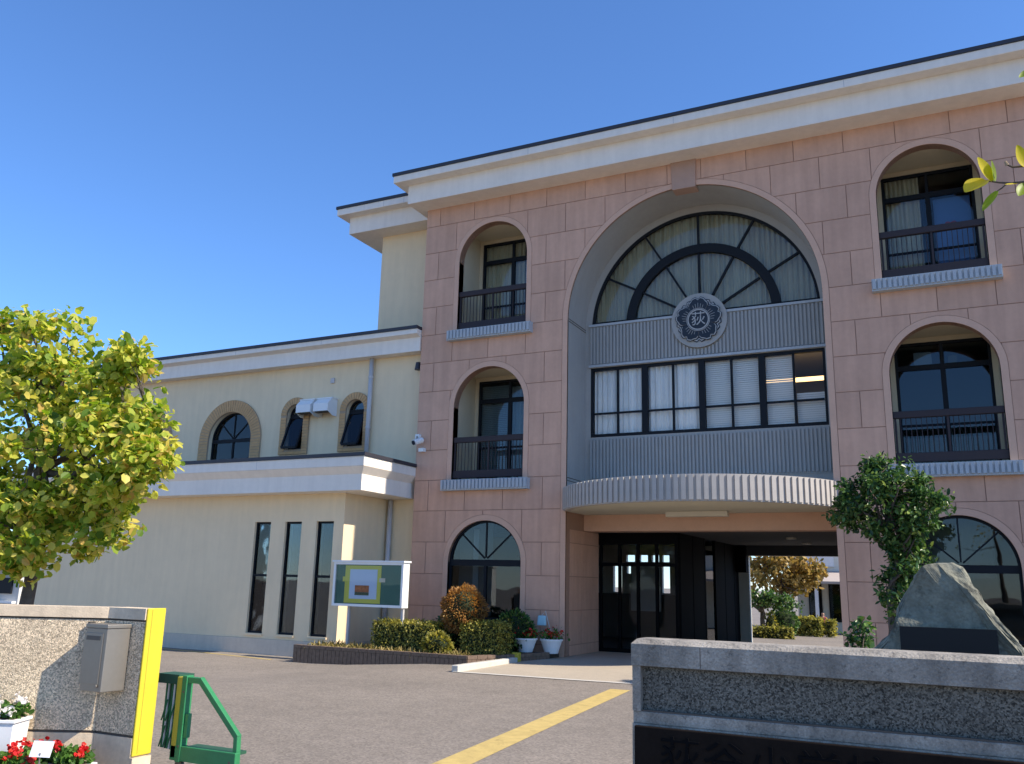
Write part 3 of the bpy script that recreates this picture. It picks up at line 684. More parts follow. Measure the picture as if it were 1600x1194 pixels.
for cx, zb, zs, ro, ri in up_wins:
    big = ri > .5
    w = MB(); yf = YW+.12; t = .045
    w.arc_band(cx, zs, ri-t, ri, 0, math.pi, yf, yf+.07, 24); w.box(cx-ri, cx-ri+t, yf, yf+.07, zb, zs); w.box(cx+ri-t, cx+ri, yf, yf+.07, zb, zs); w.box(cx-ri+t, cx+ri-t, yf, yf+.07, zb, zb+.06)
    w.box(cx-ri+t, cx+ri-t, yf-.004, yf+.074, zs-.05, zs+.05)
    if big:
        for an in (45, 90, 135): w.bar((cx, yf+.03, zs+.05), (cx+(ri-t)*math.cos(R(an)), yf+.03, zs+(ri-t)*math.sin(R(an))), .03, .045)
        w.box(cx-.025, cx+.025, yf+.002, yf+.068, zb+.06, zs-.05)
    wo = w.build('window', 'frame', WG)
    MB().prism([(cx+(ri-.02)*math.cos(math.pi*i/24), zs+(ri-.02)*math.sin(math.pi*i/24)) for i in range(25)], yf+.03, yf+.036).build('pane', 'glass_dark', wo)
    if big:
        pane(wo, cx-ri+.02, cx-.02, zb+.04, zs-.04, yf+.03, 'glass_dark'); pane(wo, cx+.02, cx+ri-.02, zb+.04, zs-.04, yf+.03, 'glass_dark')
    else:       # hopper sash pushed open at the bottom
        p = .34; z0, z1 = zb+.04, zs-.06; x0, x1 = cx-ri+.05, cx+ri-.05
        sh = MB()
        sh.bar((x0, yf-.02, z1), (x0, yf-p, z0), .05, .05, (1, 0, 0)); sh.bar((x1, yf-.02, z1), (x1, yf-p, z0), .05, .05, (1, 0, 0))
        sh.bar((x0, yf-p, z0), (x1, yf-p, z0), .06, .05); sh.bar((x0, yf-.02, z1), (x1, yf-.02, z1), .05, .05)
        s_ = sh.build('open_sash', 'frame', wo)
        MB().add([(x0, yf-.02, z1), (x1, yf-.02, z1), (x1, yf-p, z0), (x0, yf-p, z0)], [(0, 1, 2, 3)]).build('sash_pane', 'glass_dark', wo)
        MB().bar((x0, yf, z0+.1), (x0, yf-p+.03, z0+.02), .015, .015).build('stay', 'steel', wo)
    # brick surround: separate bricks on a mortar bed
    bed = MB(); br = MB()
    V, T = cut(arch(cx, zb-.14 if not big else 4.45, zs, ro, 30), [arch(cx, zb, zs, ri+.0, 30)]); bed.region(V, T, YW-.05, YW-.001)
    so_ = bed.build('brick_surround', 'mortar', WG)
    n = int(math.pi*(ro+ri)/2/.085)
    for i in range(n):
        a_, b_ = math.pi*i/n+.012/ro, math.pi*(i+1)/n-.012/ro
        br.prism([(cx+q*math.cos(an), zs+q*math.sin(an)) for q, an in ((ri+.004, a_), (ro-.004, a_), (ro-.004, b_), (ri+.004, b_))], YW-.066+.006*rnd.random(), YW-.051)
    z = (zb-.13 if not big else 4.47)
    while z < zs-.06:
        for s_ in (-1, 1):
            xs_ = sorted((cx+s_*(ri+.004), cx+s_*(ro-.004)))
            br.box(xs_[0], xs_[1], YW-.066+.006*rnd.random(), YW-.051, z, z+.068)
        if not big and z < zb-.06: br.box(cx-ri, cx+ri, YW-.064, YW-.051, z, z+.068)
        z += .083
    br.build('bricks', 'brick', so_, kind='stuff')
cornice(WG, XE-.6, XL-.01, 18.92, 27.8, 7.56, (1, 0), .16, 8.0, 8.14, cove=.06)
# single storey front part
nh = [rect(x, x+.53, .24, 2.98) for x in (-15.97, -14.98, -13.99)]
V, T = cut(rect(XE, -13.16, .12, 3.68), nh)
MB().region(V, T, YL, YL+.3).box(-13.36, -13.16, YL+.3, YW-.002, .12, 3.68).box(XE, XE+.2, YL+.3, YW, .12, 3.68).build('lower_wall', 'cream', WG)
MB().box(XE, -13.14, YL-.03, YL+.28, -.4, .118).box(-13.34, -13.14, YL+.281, YW-.005, -.4, .118).build('plinth', 'plinth', WG)
MB().box(XE+.2, -13.4, YL+2.2, YL+2.25, .1, 3.6).box(XE+.2, -13.4, YL+.35, YL+2.2, .1, .13).build('inner_wall', 'dark_room', WG)
for k, x in enumerate((-15.97, -14.98, -13.99)):
    f = MB(); y = YL+.07; t = .04
    f.box(x, x+t, y, y+.07, .24, 2.98); f.box(x+.53-t, x+.53, y, y+.07, .24, 2.98); f.box(x+t, x+.53-t, y, y+.07, 2.93, 2.98); f.box(x+t, x+.53-t, y, y+.07, .24, .29); f.box(x+t, x+.53-t, y-.004, y+.074, 1.62, 1.68)
    w = f.build('slit_window', 'frame', WG)
    pane(w, x+.03, x+.50, 1.67, 2.94, y+.03, 'glass_dark'); pane(w, x+.03, x+.50, .28, 1.63, y+.03, 'glass_dark')
    MB().box(x-.02, x+.55, YL-.04, YL+.06, .19, .238).build('sill', 'cream', w)
    if k: curtain(w, x+.25, x+.62, YL+.55, .3, 2.95, MATS['keystone'] if k == 1 else MATS['keystone'], 4, .03)
    else: MB().box(x-.1, x+.4, YL+.6, YL+.62, 1.3, 2.7).build('curtain', 'rib_grey', w)
c2 = MB()
cornice(WG, XE-.6, -12.32, 16.86, YW-.01, 3.66, (1, 1), .14, 4.21, 4.45, cove=.17)
MB().tube([(-13.9, YW-.10, 4.5), (-13.9, YW-.10, 7.55)], .062, 12).build('downpipe', 'pipe', WG, smooth=True)
for z in (5.6, 7.0): MB().tube([(-13.9, YW-.10, z), (-13.9, YW-.10, z+.06)], .072, 12).build('pipe_bracket', 'pipe', WG)
MB().tube([(-13.04, YW-.09, .0), (-13.04, YW-.09, 3.65)], .065, 12).build('downpipe', 'pipe', WG, smooth=True)
for k, x in enumerate((-16.17, -15.56)):   # extractor hoods
    h = MB(); x1 = x+.5; y0 = YW-.42; y1 = YW-.001
    h.add([(x, y0, 6.12), (x1, y0, 6.12), (x1, y0, 6.34), (x, y0, 6.34), (x, YW-.25, 6.5), (x1, YW-.25, 6.5), (x, y1, 6.5), (x1, y1, 6.5), (x, y1, 6.02), (x1, y1, 6.02), (x, YW-.2, 6.02), (x1, YW-.2, 6.02)],
          [(0, 1, 2, 3), (3, 2, 5, 4), (4, 5, 7, 6), (0, 3, 4, 6, 8, 10), (1, 11, 9, 7, 5, 2)])
    ho = h.build('extractor_hood', 'white_paint', WG)
    MB().box(x+.03, x1-.03, YW-.38, YW-.22, 6.10, 6.13).build('louvre', 'groove', ho); MB().box(x-.02, x1+.02, YW-.27, YW, 6.5, 6.53).build('hood_top', 'white_paint', ho)
MB().box(-15.33, -15.2, YW-.04, YW-.001, 6.99, 7.13).build('wall_vent', 'pipe', WG)
MB().tube([(-12.36, YW-.12, 7.1), (-12.36, YW-.12, 7.3)], [.1, .07], 12).build('wall_lamp', 'roof_edge', WG)

# security cameras on the corner
sc = thing('security_camera', 'small white security camera on the left corner of the pink front', 'camera', (-12.05, 18.9, 5.1))
MB().box(-12.18, -12.06, D-.10, D-.001, 5.18, 5.30).build('bracket', 'white_paint', sc)
MB().tube([(-12.12, D-.1, 5.24), (-12.05, D-.2, 5.12)], .02, 8).build('arm', 'steel', sc)
MB().tube([(-11.98, D-.08, 5.14), (-12.06, D-.34, 5.04)], [.075, .075], 12).build('camera_body', 'white_paint', sc, smooth=False)
MB().tube([(-12.06, D-.34, 5.04), (-12.07, D-.36, 5.03)], [.06, .06], 12).build('lens', 'crest_dark', sc)
MB().box(-12.05, -11.9, D-.12, D-.001, 4.84, 4.93).build('junction_box', 'white_paint', sc)

# ================================================================ planting bed in front of the wing
PB = thing('planting_bed', 'low brick edged planting bed at the foot of the pink corner', 'planter', (-11, 17, -.2))
outl = [(-13.5, 16.3), (-9.0, 16.3), (-8.42, 17.35), (-8.1, 18.4), (-8.1, 18.94), (-12.1, 18.94), (-13.12, 17.3), (-13.5, 17.3)]
zt = .13
MB().prismz(outl, -.4, zt-.05).build('soil', 'soil', PB)
bk = MB(); cp = MB()
for (p, q) in zip(outl[:4], outl[1:4]):
    p = Vector(p); q = Vector(q); L = (q-p).length; d = (q-p)/L; nrm = Vector((d.y, -d.x)); n = int(L/.105)
    for i in range(n):
        a_ = p+d*(L*i/n+.006); b_ = p+d*(L*(i+1)/n-.006); o = nrm*(.005+.006*rnd.random())
        bk.prismz([tuple(a_+o), tuple(b_+o), tuple(b_-nrm*.09), tuple(a_-nrm*.09)], -.42, zt-.075)
    n = int(L/.22)
    for i in range(n):
        a_ = p+d*(L*i/n+.005); b_ = p+d*(L*(i+1)/n-.005); o = nrm*.012
        cp.prismz([tuple(a_+o), tuple(b_+o), tuple(b_-nrm*.11), tuple(a_-nrm*.11)], zt-.068, zt+.004*rnd.random())
bk.build('edging_bricks', 'planter_brick', PB, kind='stuff'); cp.build('coping_bricks', 'planter_brick', PB, kind='stuff')
gp = []
for _ in range(4200):
    x = rnd.uniform(-13.3, -9.2); gp.append((x, rnd.uniform(16.40, 17.2), zt-.05))
gm = leaves(gp, .15, 'grass_dry', up=0, seed=3, aspect=.14); obj('ground_cover', gm, None, kind='stuff', label='dry yellowed grass growing in the brick edged bed', cat='grass')
KB = MB().prismz([(-8.56, 14.9), (-8.42, 14.9), (-8.34, 17.3), (-8.48, 17.3)], -.25, .075).build('kerb_stone', 'kerb', bevel=.015, label='pale concrete kerb running beside the apron to the planting bed', cat='kerb')
MB().box(-8.50, -8.34, 17.32, 17.46, -.05, .17).build('kerb_post', 'gate_yellow', bevel=.01, label='stubby yellow post at the inner end of the pale kerb', cat='post')

def hedge(name, label, x0, x1, y0, y1, z0, z1, m, n, seed, size=.05, group=None):
    t = thing(name, label, 'hedge', ((x0+x1)/2, (y0+y1)/2, z0), group)
    MB().box(x0+.05, x1-.05, y0+.05, y1-.05, z0, z1-.05).build('branches', 'hedge_core', t)
    g = np.random.default_rng(seed); P = []; Nn = []
    dims = ((x1-x0)*(z1-z0), (x1-x0)*(z1-z0)*.3, (y1-y0)*(z1-z0), (y1-y0)*(z1-z0), (x1-x0)*(y1-y0)); tot = sum(dims)
    for k, ar in enumerate(dims):
        c = int(n*ar/tot); u = g.random((c, 2)); dn = g.normal(size=c)*.025-.01
        bx, by, bz = x0+u[:, 0]*(x1-x0), y0+u[:, 0]*(y1-y0), z0+u[:, 1]*(z1-z0)
        if k == 0: p = np.stack([bx, y0-dn, bz], 1); nn = (0, -1, .2)
        elif k == 1: p = np.stack([bx, y1+dn, bz], 1); nn = (0, 1, .2)
        elif k == 2: p = np.stack([x0-dn, by, bz], 1); nn = (-1, 0, .2)
        elif k == 3: p = np.stack([x1+dn, by, bz], 1); nn = (1, 0, .2)
        else: p = np.stack([x0+u[:, 0]*(x1-x0), y0+u[:, 1]*(y1-y0), z1+dn*1.3], 1); nn = (0, 0, 1)
        P.append(p); Nn.append(np.tile(nn, (c, 1)))
    obj('foliage', leaves(np.concatenate(P), size, m, seed=seed, normals=np.concatenate(Nn)), t)
    return t
hedge('clipped_hedge', 'box clipped hedge below the notice board, the larger of the two', -11.7, -10.15, 16.75, 17.5, .05, .70, 'leaf_hedge', 5200, 11, .055, 'clipped hedges in the planting bed')
hedge('clipped_hedge', 'box clipped hedge right of the russet round bush', -9.55, -8.62, 16.95, 17.6, .05, .76, 'leaf_hedge', 3600, 12, .055, 'clipped hedges in the planting bed')
def round_bush(name, label, c, r, m, n, seed, size=.05, cat='bush', stem=True, group=None):
    t = thing(name, label, cat, (c[0], c[1], gz(c[0], c[1])), group)
    g = np.random.default_rng(seed); d = g.normal(size=(n, 3)); d /= np.linalg.norm(d, axis=1)[:, None]
    rr = np.array(r)*(1+g.normal(size=(n, 1))*.05+.08*np.sin(d[:, :1]*9+d[:, 2:]*7)); P = np.array(c)+d*rr
    core = MB(); kk = 10
    for i in range(kk+1):
        for j in range(14):
            th = math.pi*i/kk; ph = 2*math.pi*j/14; core.v.append((c[0]+r[0]*.86*math.sin(th)*math.cos(ph), c[1]+r[1]*.86*math.sin(th)*math.sin(ph), c[2]+r[2]*.86*math.cos(th)))
    core.f = [(i*14+j, i*14+(j+1) % 14, (i+1)*14+(j+1) % 14, (i+1)*14+j) for i in range(kk) for j in range(14)]
    core.build('branches', 'hedge_core', t)
    if stem: MB().tube([(c[0], c[1], gz(c[0], c[1])), (c[0], c[1], c[2])], [.07, .05], 8).build('trunk', 'bark', t)
    obj('foliage', leaves(P, size, m, seed=seed, normals=d), t)
    return t
round_bush('round_bush', 'russet brown round clipped bush between two green hedges', (-9.70, 17.35, 1.0), (.45, .44, .47), 'leaf_brown', 4200, 21, .055)
round_bush('low_shrub', 'dark green leafy shrub under the ground floor arched window', (-8.95, 18.35, .52), (.42, .35, .42), 'leaf_evergreen', 1500, 22, .08)
round_bush('low_shrub', 'loose yellow green shrub at the right foot of the larger hedge', (-9.98, 16.72, .26), (.30, .22, .24), 'leaf_hedge', 900, 23, .075)
round_bush('low_shrub', 'dark shrub in the shade behind the russet bush', (-10.3, 18.3, .5), (.55, .4, .42), 'leaf_evergreen', 1500, 24, .08)

# flower pots on the bed edge
def flower_pot(name, label, x, y, z, r0, r1, h, m_fl, seed, group):
    t = thing(name, label, 'flower pot', (x, y, z), group)
    n = 20; pot = MB()
    prof = [(r0, 0), (r1*.96, h*.88), (r1*1.05, h*.88), (r1*1.05, h), (r1*.93, h), (r1*.9, h*.85), (0.001, h*.85)]
    for rr, zz in prof:
        for j in range(n): pot.v.append((x+rr*math.cos(2*math.pi*j/n), y+rr*math.sin(2*math.pi*j/n), z+zz))
    pot.f = [(i*n+j, i*n+(j+1) % n, (i+1)*n+(j+1) % n, (i+1)*n+j) for i in range(len(prof)-1) for j in range(n)]
    pot.build('pot', 'pot_white', t)
    g = np.random.default_rng(seed); k = 140
    P = np.stack([x+g.normal(size=k)*r1*.55, y+g.normal(size=k)*r1*.55, z+h+np.abs(g.normal(size=k))*.09], 1)
    obj('leaves', leaves(P, .075, 'leaf_pot', seed=seed, aspect=.8), t)
    P = np.stack([x+g.normal(size=90)*r1*.5, y+g.normal(size=90)*r1*.5, z+h+.07+np.abs(g.normal(size=90))*.07], 1)
    obj('flowers', leaves(P, .055, m_fl, seed=seed+1, aspect=1.0), t)
    return t
flower_pot('flower_pot', 'white pot of red flowers nearest the green hedge', -8.62, 18.28, .12, .15, .25, .30, 'petal_red', 31, 'white pots by the pink pier')
flower_pot('flower_pot', 'white pot of red flowers against the pink pier', -8.12, 18.55, .10, .15, .25, .31, 'petal_red', 32, 'white pots by the pink pier')
bg_ = thing('plastic_bag', 'pale blue plastic bag hanging above the white flower pots', 'bag', (-8.42, 18.75, .70))
MB().hexa((-8.55, -8.33, 18.68, 18.76, .68), (-8.53, -8.34, 18.70, 18.75, .90)).build('bag_body', 'bag', bg_, bevel=.02)
MB().tube([(-8.44, 18.72, .9), (-8.36, 18.74, 1.0), (-8.2, 18.75, .45)], .01, 6).build('cord', 'pipe', bg_)

# notice board
NB = thing('notice_board', 'white framed notice board with a yellow edged poster behind the planting bed', 'notice board', (-12, 16.95, .1))
x0, x1, z0, z1, yb, ye = -12.93, -11.0, 1.0, 1.99, 16.86, 17.08
fr = MB(); fr.box(x0, x1, yb+.03, ye, z0, z1); fr.build('case', 'white_paint', NB)
t = .055
for (a_, b_, c_, d_) in ((x0, x1, z0, z0+t), (x0, x1, z1-t, z1), (x0, x0+t, z0+t, z1-t), (x1-t, x1, z0+t, z1-t)): MB().box(a_, b_, yb-.03, yb+.03, c_, d_).build('frame', 'white_paint', NB)
bd = MB().box(x0+t, x1-t, yb+.02, yb+.029, z0+t, z1-t).build('backing', 'board_green', NB)
MB().box(-12.62, -11.62, yb+.010, yb+.019, z0+.075, z1-.075).build('poster_border', 'poster_yellow', bd)
MB().box(-12.48, -11.72, yb+.004, yb+.009, z0+.17, z1-.16).build('poster_sheet', 'poster_blue', bd)
MB().box(-12.32, -11.93, yb-.001, yb+.003, z0+.32, z0+.47).build('poster_photo', 'poster_photo', bd)
MB().box(-12.32, -11.93, yb-.001, yb+.003, z0+.25, z0+.319).build('poster_photo', 'poster_dark', bd)
MB().box(-12.68, -12.58, yb+.004, yb+.009, z0+.55, z0+.66).build('note', 'poster_yellow', bd); MB().box(-11.66, -11.5, yb+.004, yb+.009, z0+.55, z0+.64).build('note', 'lamp_case', bd)
MB().box(x0+t, x1-t, yb-.012, yb-.006, z0+t, z1-t).build('pane', 'glass_clear', NB)
for x in (-12.52, -11.06): MB().box(x-.03, x+.03, yb+.08, yb+.14, .02, z0).build('post', 'pipe', NB)
MB().box(x0-.03, x1+.03, yb-.06, ye+.02, z1, z1+.04).build('hood', 'white_paint', NB)

# ================================================================ gate walls
RW = thing('gate_wall', 'dark weathered gate wall with a name plaque in the right foreground', 'wall', (-.2, 5.1, 0))
def wall_levels(parent, x0, x1, y0, y1):
    MB().box(x0, x1, y0, y1, -.1, .84).build('base', 'concrete', parent)
    MB().box(x0, x1, y0+.012, y1-.012, .84, .905).build('ledge', 'concrete', parent, bevel=.006)
    MB().box(x0+.05, x1-.02, y0+.045, y1-.04, .90, 1.165).build('aggregate_panel', 'aggregate_grey', parent)
    MB().box(x0, x0+.049, y0+.005, y1-.005, .906, 1.155).build('end_post', 'concrete', parent)
    MB().hexa((x0-.005, x1, y0-.002, y1, 1.155), (x0-.005, x1, y0-.002, y1, 1.275)).hexa((x0-.005, x1, y0-.002, y1, 1.275), (x0+.02, x1, y0+.035, y1-.035, 1.302)).build('coping', 'concrete', parent)
wall_levels(RW, -1.70, 3.2, 5.05, 5.30)
pq = MB().box(-1.68, 1.6, 5.02, 5.049, .33, .832).build('name_plaque', 'plaque', RW, bevel=.006)
obj('lettering', textmesh('荻谷小学校', .19, .004, 'lettering', 'letter', Matrix.Translation((-.93, 5.016, .69)) @ FACE @ Matrix.Scale(1.28, 4, (1, 0, 0))), pq)
MB().box(-1.652, 3.1, 5.056, 5.09, 1.1505, 1.1645).build('groove', 'groove', RW); MB().box(-1.652, 3.1, 5.066, 5.09, .9055, .914).build('groove', 'groove', RW)
for x in (-1.30, .9): MB().box(x-.002, x+.002, 5.0465, 5.06, 1.16, 1.27).build('coping_joint', 'groove', RW)

LW = thing('gate_wall', 'sunlit pebble dashed gate wall with a yellow padded end at the left', 'wall', (-7, 5.6, 0))
A = Vector((-6.79, 5.64)); dB = Vector((-.86, -.45)).normalized(); Bp = A+dB*3.2; nw = Vector((-dB.y, dB.x)); nw = nw if nw.y > 0 else -nw
def slab(poly, z0, z1, name, m, parent, bevel=0): return MB().prismz([tuple(q) for q in poly], z0, z1).build(name, m, parent, bevel=bevel)
A2 = A+Vector((0, .2))
slab([A, Bp, Bp+nw*.2, A2], -.1, .245, 'base', 'concrete_warm', LW)
slab([A+nw*.02, Bp+nw*.02, Bp+nw*.18, A2-nw*.02], .245, .268, 'groove', 'groove', LW)
slab([A+nw*.005, Bp+nw*.005, Bp+nw*.2, A2], .268, 1.195, 'aggregate_panel', 'aggregate', LW)
slab([A+nw*.02, Bp+nw*.02, Bp+nw*.18, A2-nw*.02], 1.195, 1.212, 'groove', 'groove', LW)
slab([A-nw*.008, Bp-nw*.008, Bp+nw*.2, A2], 1.212, 1.305, 'coping', 'concrete_warm', LW)
px0, px1, py0, py1 = -6.788, -6.325, 5.642, 5.84
for z0, z1, i, m, nm in ((-.1, .245, 0, 'concrete_warm', 'pier_base'), (.245, .268, .018, 'groove', 'pier_groove'), (.268, 1.195, .004, 'aggregate', 'pier_panel'), (1.195, 1.212, .018, 'groove', 'pier_groove'), (1.212, 1.307, -.006, 'concrete_warm', 'pier_coping')):
    MB().box(px0, px1-max(i, 0), py0+i, py1-max(i, 0), z0, z1).build(nm, m, LW)
MB().box(px1-.001, px1+.020, py0+.004, py1+.005, .10, 1.312).build('safety_pad', 'yellow_pad', LW, bevel=.008)
MB().box(px1+.019, px1+.023, py0+.05, py0+.055, .12, 1.30).build('pad_seam', 'gate_yellow', LW)
MB().box(px1, px1+.03, py0, py1, -.1, .09).build('pier_foot', 'concrete_warm', LW)

MBX = thing('letter_box', 'stainless steel letter box mounted in the inner corner of the left gate wall', 'letter box', (-6.65, 5.5, .6))
x0, x1 = -6.80, -6.53; z0, z1 = .62, 1.16; y0 = 5.42; y1 = 5.635
pl = [(x0-.005, y1-.055), (x0+.03, y0), (x1+.02, y0), (x1+.05, y1), (x0+.01, y1)]
MB().prismz(pl, z0, z1-.02).build('body', 'steel', MBX, bevel=.006)
MB().prismz([(x-.008 if x < -6.7 else x+.008, y-.008 if y < 5.6 else y) for x, y in pl], z1-.02, z1+.012).build('lid', 'steel', MBX, bevel=.004)
MB().box(x0+.02, x1-.02, y0-.006, y0-.0005, z0+.06, z1-.06).build('door', 'steel', MBX, bevel=.003)
MB().box(x0+.05, x1-.05, y0-.010, y0-.006, z1-.12, z1-.085).build('slot', 'steel_dark', MBX)
MB().tube([(x1-.03, y0-.02, z0+.05), (x1-.03, y0-.004, z0+.05)], .012, 10).build('lock', 'steel', MBX)
MB().box(x0-.11, x0-.085, y1-.10, y1-.02, z0+.12, z1+.02).build('side_bracket', 'steel_dark', MBX)
for z in (z0+.34, z0+.46): MB().bar((x0-.09, y1-.06, z), (x0-.03, y1-.05, z), .012, .012).build('strut', 'steel_dark', MBX)

# folded accordion gate behind the pier
GT = thing('accordion_gate', 'green accordion gate folded behind the yellow padded wall end', 'gate', (-6, 6, 0))
gy = 6.03
for i in range(8):
    x = -6.46+.030*i
    MB().box(x-.008, x+.008, gy+.06-.006*i, gy+.09-.006*i, .10, .66).build('lattice_bar', ('gate_green', 'pot_white', 'gate_green_dark')[i % 3], GT)
for z in (.2, .42):
    for i in range(4):
        x = -6.46+.055*i
        MB().bar((x, gy+.035-.006*i, z-.09), (x+.055, gy+.035-.006*i, z+.09), .010, .008).build('scissor_bar', 'gate_green', GT)
for x in (-6.15, -5.56): MB().tube([(x, gy-.034, .075), (x, gy-.030, .075)], .012, 8).build('bolt', 'steel_dark', GT)
for z in (.15, .60): MB().tube([(-6.152, gy-.040, z), (-6.152, gy-.036, z)], .010, 8).build('bolt', 'steel_dark', GT)
MB().box(-6.50, -6.24, gy-.02, gy+.16, .655, .735).build('top_rail', 'gate_green_dark', GT)
MB().box(-6.245, -6.185, gy-.03, gy+.04, .05, .72).build('striker_post', 'gate_yellow', GT, bevel=.005)
MB().box(-6.180, -6.125, gy-.035, gy+.045, .02, .735).build('end_post', 'gate_green', GT, bevel=.006)
MB().box(-6.12, -6.08, gy-.02, gy+.02, .22, .42).build('latch_box', 'gate_green', GT, bevel=.004)
MB().bar((-6.125, gy, .70), (-5.99, gy, .70), .05, .05).build('brace', 'gate_green', GT, bevel=.005)
MB().bar((-6.0, gy, .715), (-5.53, gy+.02, .27), .05, .05).build('brace', 'gate_green', GT, bevel=.005)
MB().bar((-5.54, gy+.02, .285), (-5.53, gy+.02, .05), .045, .05).build('brace', 'gate_green', GT, bevel=.005)
MB().box(-6.25, -5.50, gy-.03, gy+.03, .03, .155).build('base_beam', 'gate_green', GT, bevel=.006)
MB().box(-6.12, -5.56, gy+.032, gy+.17, .12, .145).build('base_plate', 'gate_green_dark', GT)
for x in (-6.15, -5.58): MB().tube([(x, gy-.015, -.01), (x, gy+.015, -.01)], .045, 12).build('wheel', 'steel_dark', GT)

# flower boxes in the corner
def flower_box(name, label, c, ang, L, wd, h, z, m_fl, seed, nfl, group=None):
    t = thing(name, label, 'flower box', (c[0], c[1], z), group)
    Mx = Matrix.Translation((c[0], c[1], z)) @ Matrix.Rotation(ang, 4, 'Z')
    b = MB().hexa((-L/2+.02, L/2-.02, -wd/2+.02, wd/2-.02, 0), (-L/2, L/2, -wd/2, wd/2, h)); b.box(-L/2-.012, L/2+.012, -wd/2-.012, wd/2+.012, h-.02, h+.006)
    b.v = [tuple(Mx @ Vector(q)) for q in b.v]; b.build('box', 'pot_white', t, bevel=.004)
    s = MB().box(-L/2+.02, L/2-.02, -wd/2+.02, wd/2-.02, h-.01, h+.012); s.v = [tuple(Mx @ Vector(q)) for q in s.v]; s.build('soil', 'soil', t)
    g = np.random.default_rng(seed)
    def pts(k, zl, zh): return np.array([tuple(Mx @ Vector((a*L*.48, b_*wd*.5, h+zz))) for a, b_, zz in zip(g.uniform(-1, 1, k), g.uniform(-1, 1, k), g.uniform(zl, zh, k))])
    obj('leaves', leaves(pts(int(nfl*3.2), 0, .11), .055, 'leaf_pot', seed=seed, aspect=.85), t)
    heads = pts(max(4, nfl//14), .07, .16); 
    for q_, hh in enumerate(heads): obj('flower_head', leaves(hh+g.normal(size=(22, 3))*.016, .034, m_fl, seed=seed+1+q_, aspect=1.1), t)
    return t
flower_box('flower_box', 'white flower box of red geraniums in the corner below the letter box', (-6.72, 5.24), R(10), .62, .2, .13, -.05, 'petal_red', 41, 200, 'flower boxes at the gate')
flower_box('flower_box', 'white flower box of red geraniums at the bottom left edge', (-6.93, 4.93), R(14), .60, .2, .10, -.05, 'petal_red', 42, 170, 'flower boxes at the gate')
flower_box('flower_box', 'tall white planter of white flowers against the sunlit wall', (-7.36, 5.14), R(26), .40, .26, .40, -.02, 'petal_white', 43, 120, 'flower boxes at the gate')
sg = thing('card_sign', 'small blank white card standing among the red flowers', 'sign', (-6.98, 5.2, .1))
c_ = MB().box(-.085, .085, -.003, .003, 0, .12); Mx = Matrix.Translation((-6.50, 4.92, .19)) @ Matrix.Rotation(R(20), 4, 'Z') @ Matrix.Rotation(R(-20), 4, 'X')
c_.v = [tuple(Mx @ Vector(q)) for q in c_.v]; c_.build('card', 'paper', sg); MB().tube([(-6.50, 4.93, -.05), (-6.50, 4.925, .22)], .006, 6).build('stake', 'steel', sg)

# ================================================================ monument stone
MS = thing('monument_stone', 'rough pointed monument stone with a dark inscription plate behind the right wall', 'monument', (-.05, 8.1, .3))
st = bmesh.new(); prof = [(-.98, .35), (-.72, .9), (-.60, 1.14), (-.44, 1.42), (-.27, 1.72), (-.20, 1.795), (-.10, 1.825), (.02, 1.835), (.07, 1.80), (.22, 1.55), (.38, 1.30), (.50, 1.08), (.66, .8), (.86, .35)]
front = [st.verts.new((x, 8.0+.05*math.sin(9*x)+.22*(z-1.3)*.5, z)) for x, z in prof]
back = [st.verts.new((x*.94-.0, 8.42+.04*math.cos(8*x), z-.02)) for x, z in prof]
st.faces.new(front); st.faces.new(list(reversed(back)))
for i in range(len(prof)): j = (i+1) % len(prof); st.faces.new((front[j], front[i], back[i], back[j]))
bmesh.ops.triangulate(st, faces=st.faces); bmesh.ops.subdivide_edges(st, edges=st.edges, cuts=9, use_grid_fill=True)
g = random.Random(5)
from mathutils import noise as mnoise
for v in st.verts:
    n_ = mnoise.noise_vector(v.co*3.1)*.05+mnoise.noise_vector(v.co*8)*.028+mnoise.noise_vector(v.co*21)*.012; v.co += n_ if not (-.45 < v.co.x < .33 and .9 < v.co.z < 1.4 and v.co.y < 8.15) else n_*.15
bmesh.ops.recalc_face_normals(st, faces=st.faces); me = bpy.data.meshes.new('stone'); st.to_mesh(me); st.free(); me.materials.append(MATS['stone']); obj('stone', me, MS)
pv = MB().add([(-.41, 7.885, 1.06), (.28, 7.885, 1.06), (.28, 7.915, 1.335), (-.41, 7.915, 1.335), (-.41, 8.03, 1.06), (.28, 8.03, 1.06), (.28, 8.05, 1.335), (-.41, 8.05, 1.335)], [(0, 1, 2, 3), (0, 4, 5, 1), (1, 5, 6, 2), (2, 6, 7, 3), (3, 7, 4, 0)]); pv.build('inscription_plate', 'stone_plaque', MS)
mg = MB()
for i in range(25):
    an = 2*math.pi*i/24; 
mg.hexa((-1.6, 2.6, 5.32, 11.5, -.06), (-1.6, 2.6, 5.32, 11.5, .38)); mg.build('garden_mound', 'soil', kind='structure')
P = np.array([(rnd.uniform(-1.3, .6), rnd.uniform(7.6, 8.6), rnd.uniform(.4, 1.0)) for _ in range(700)])
obj('ground_cover', leaves(P, .07, 'leaf_evergreen', seed=77), None, kind='stuff', label='low dark green plants around the foot of the monument stone', cat='plants')

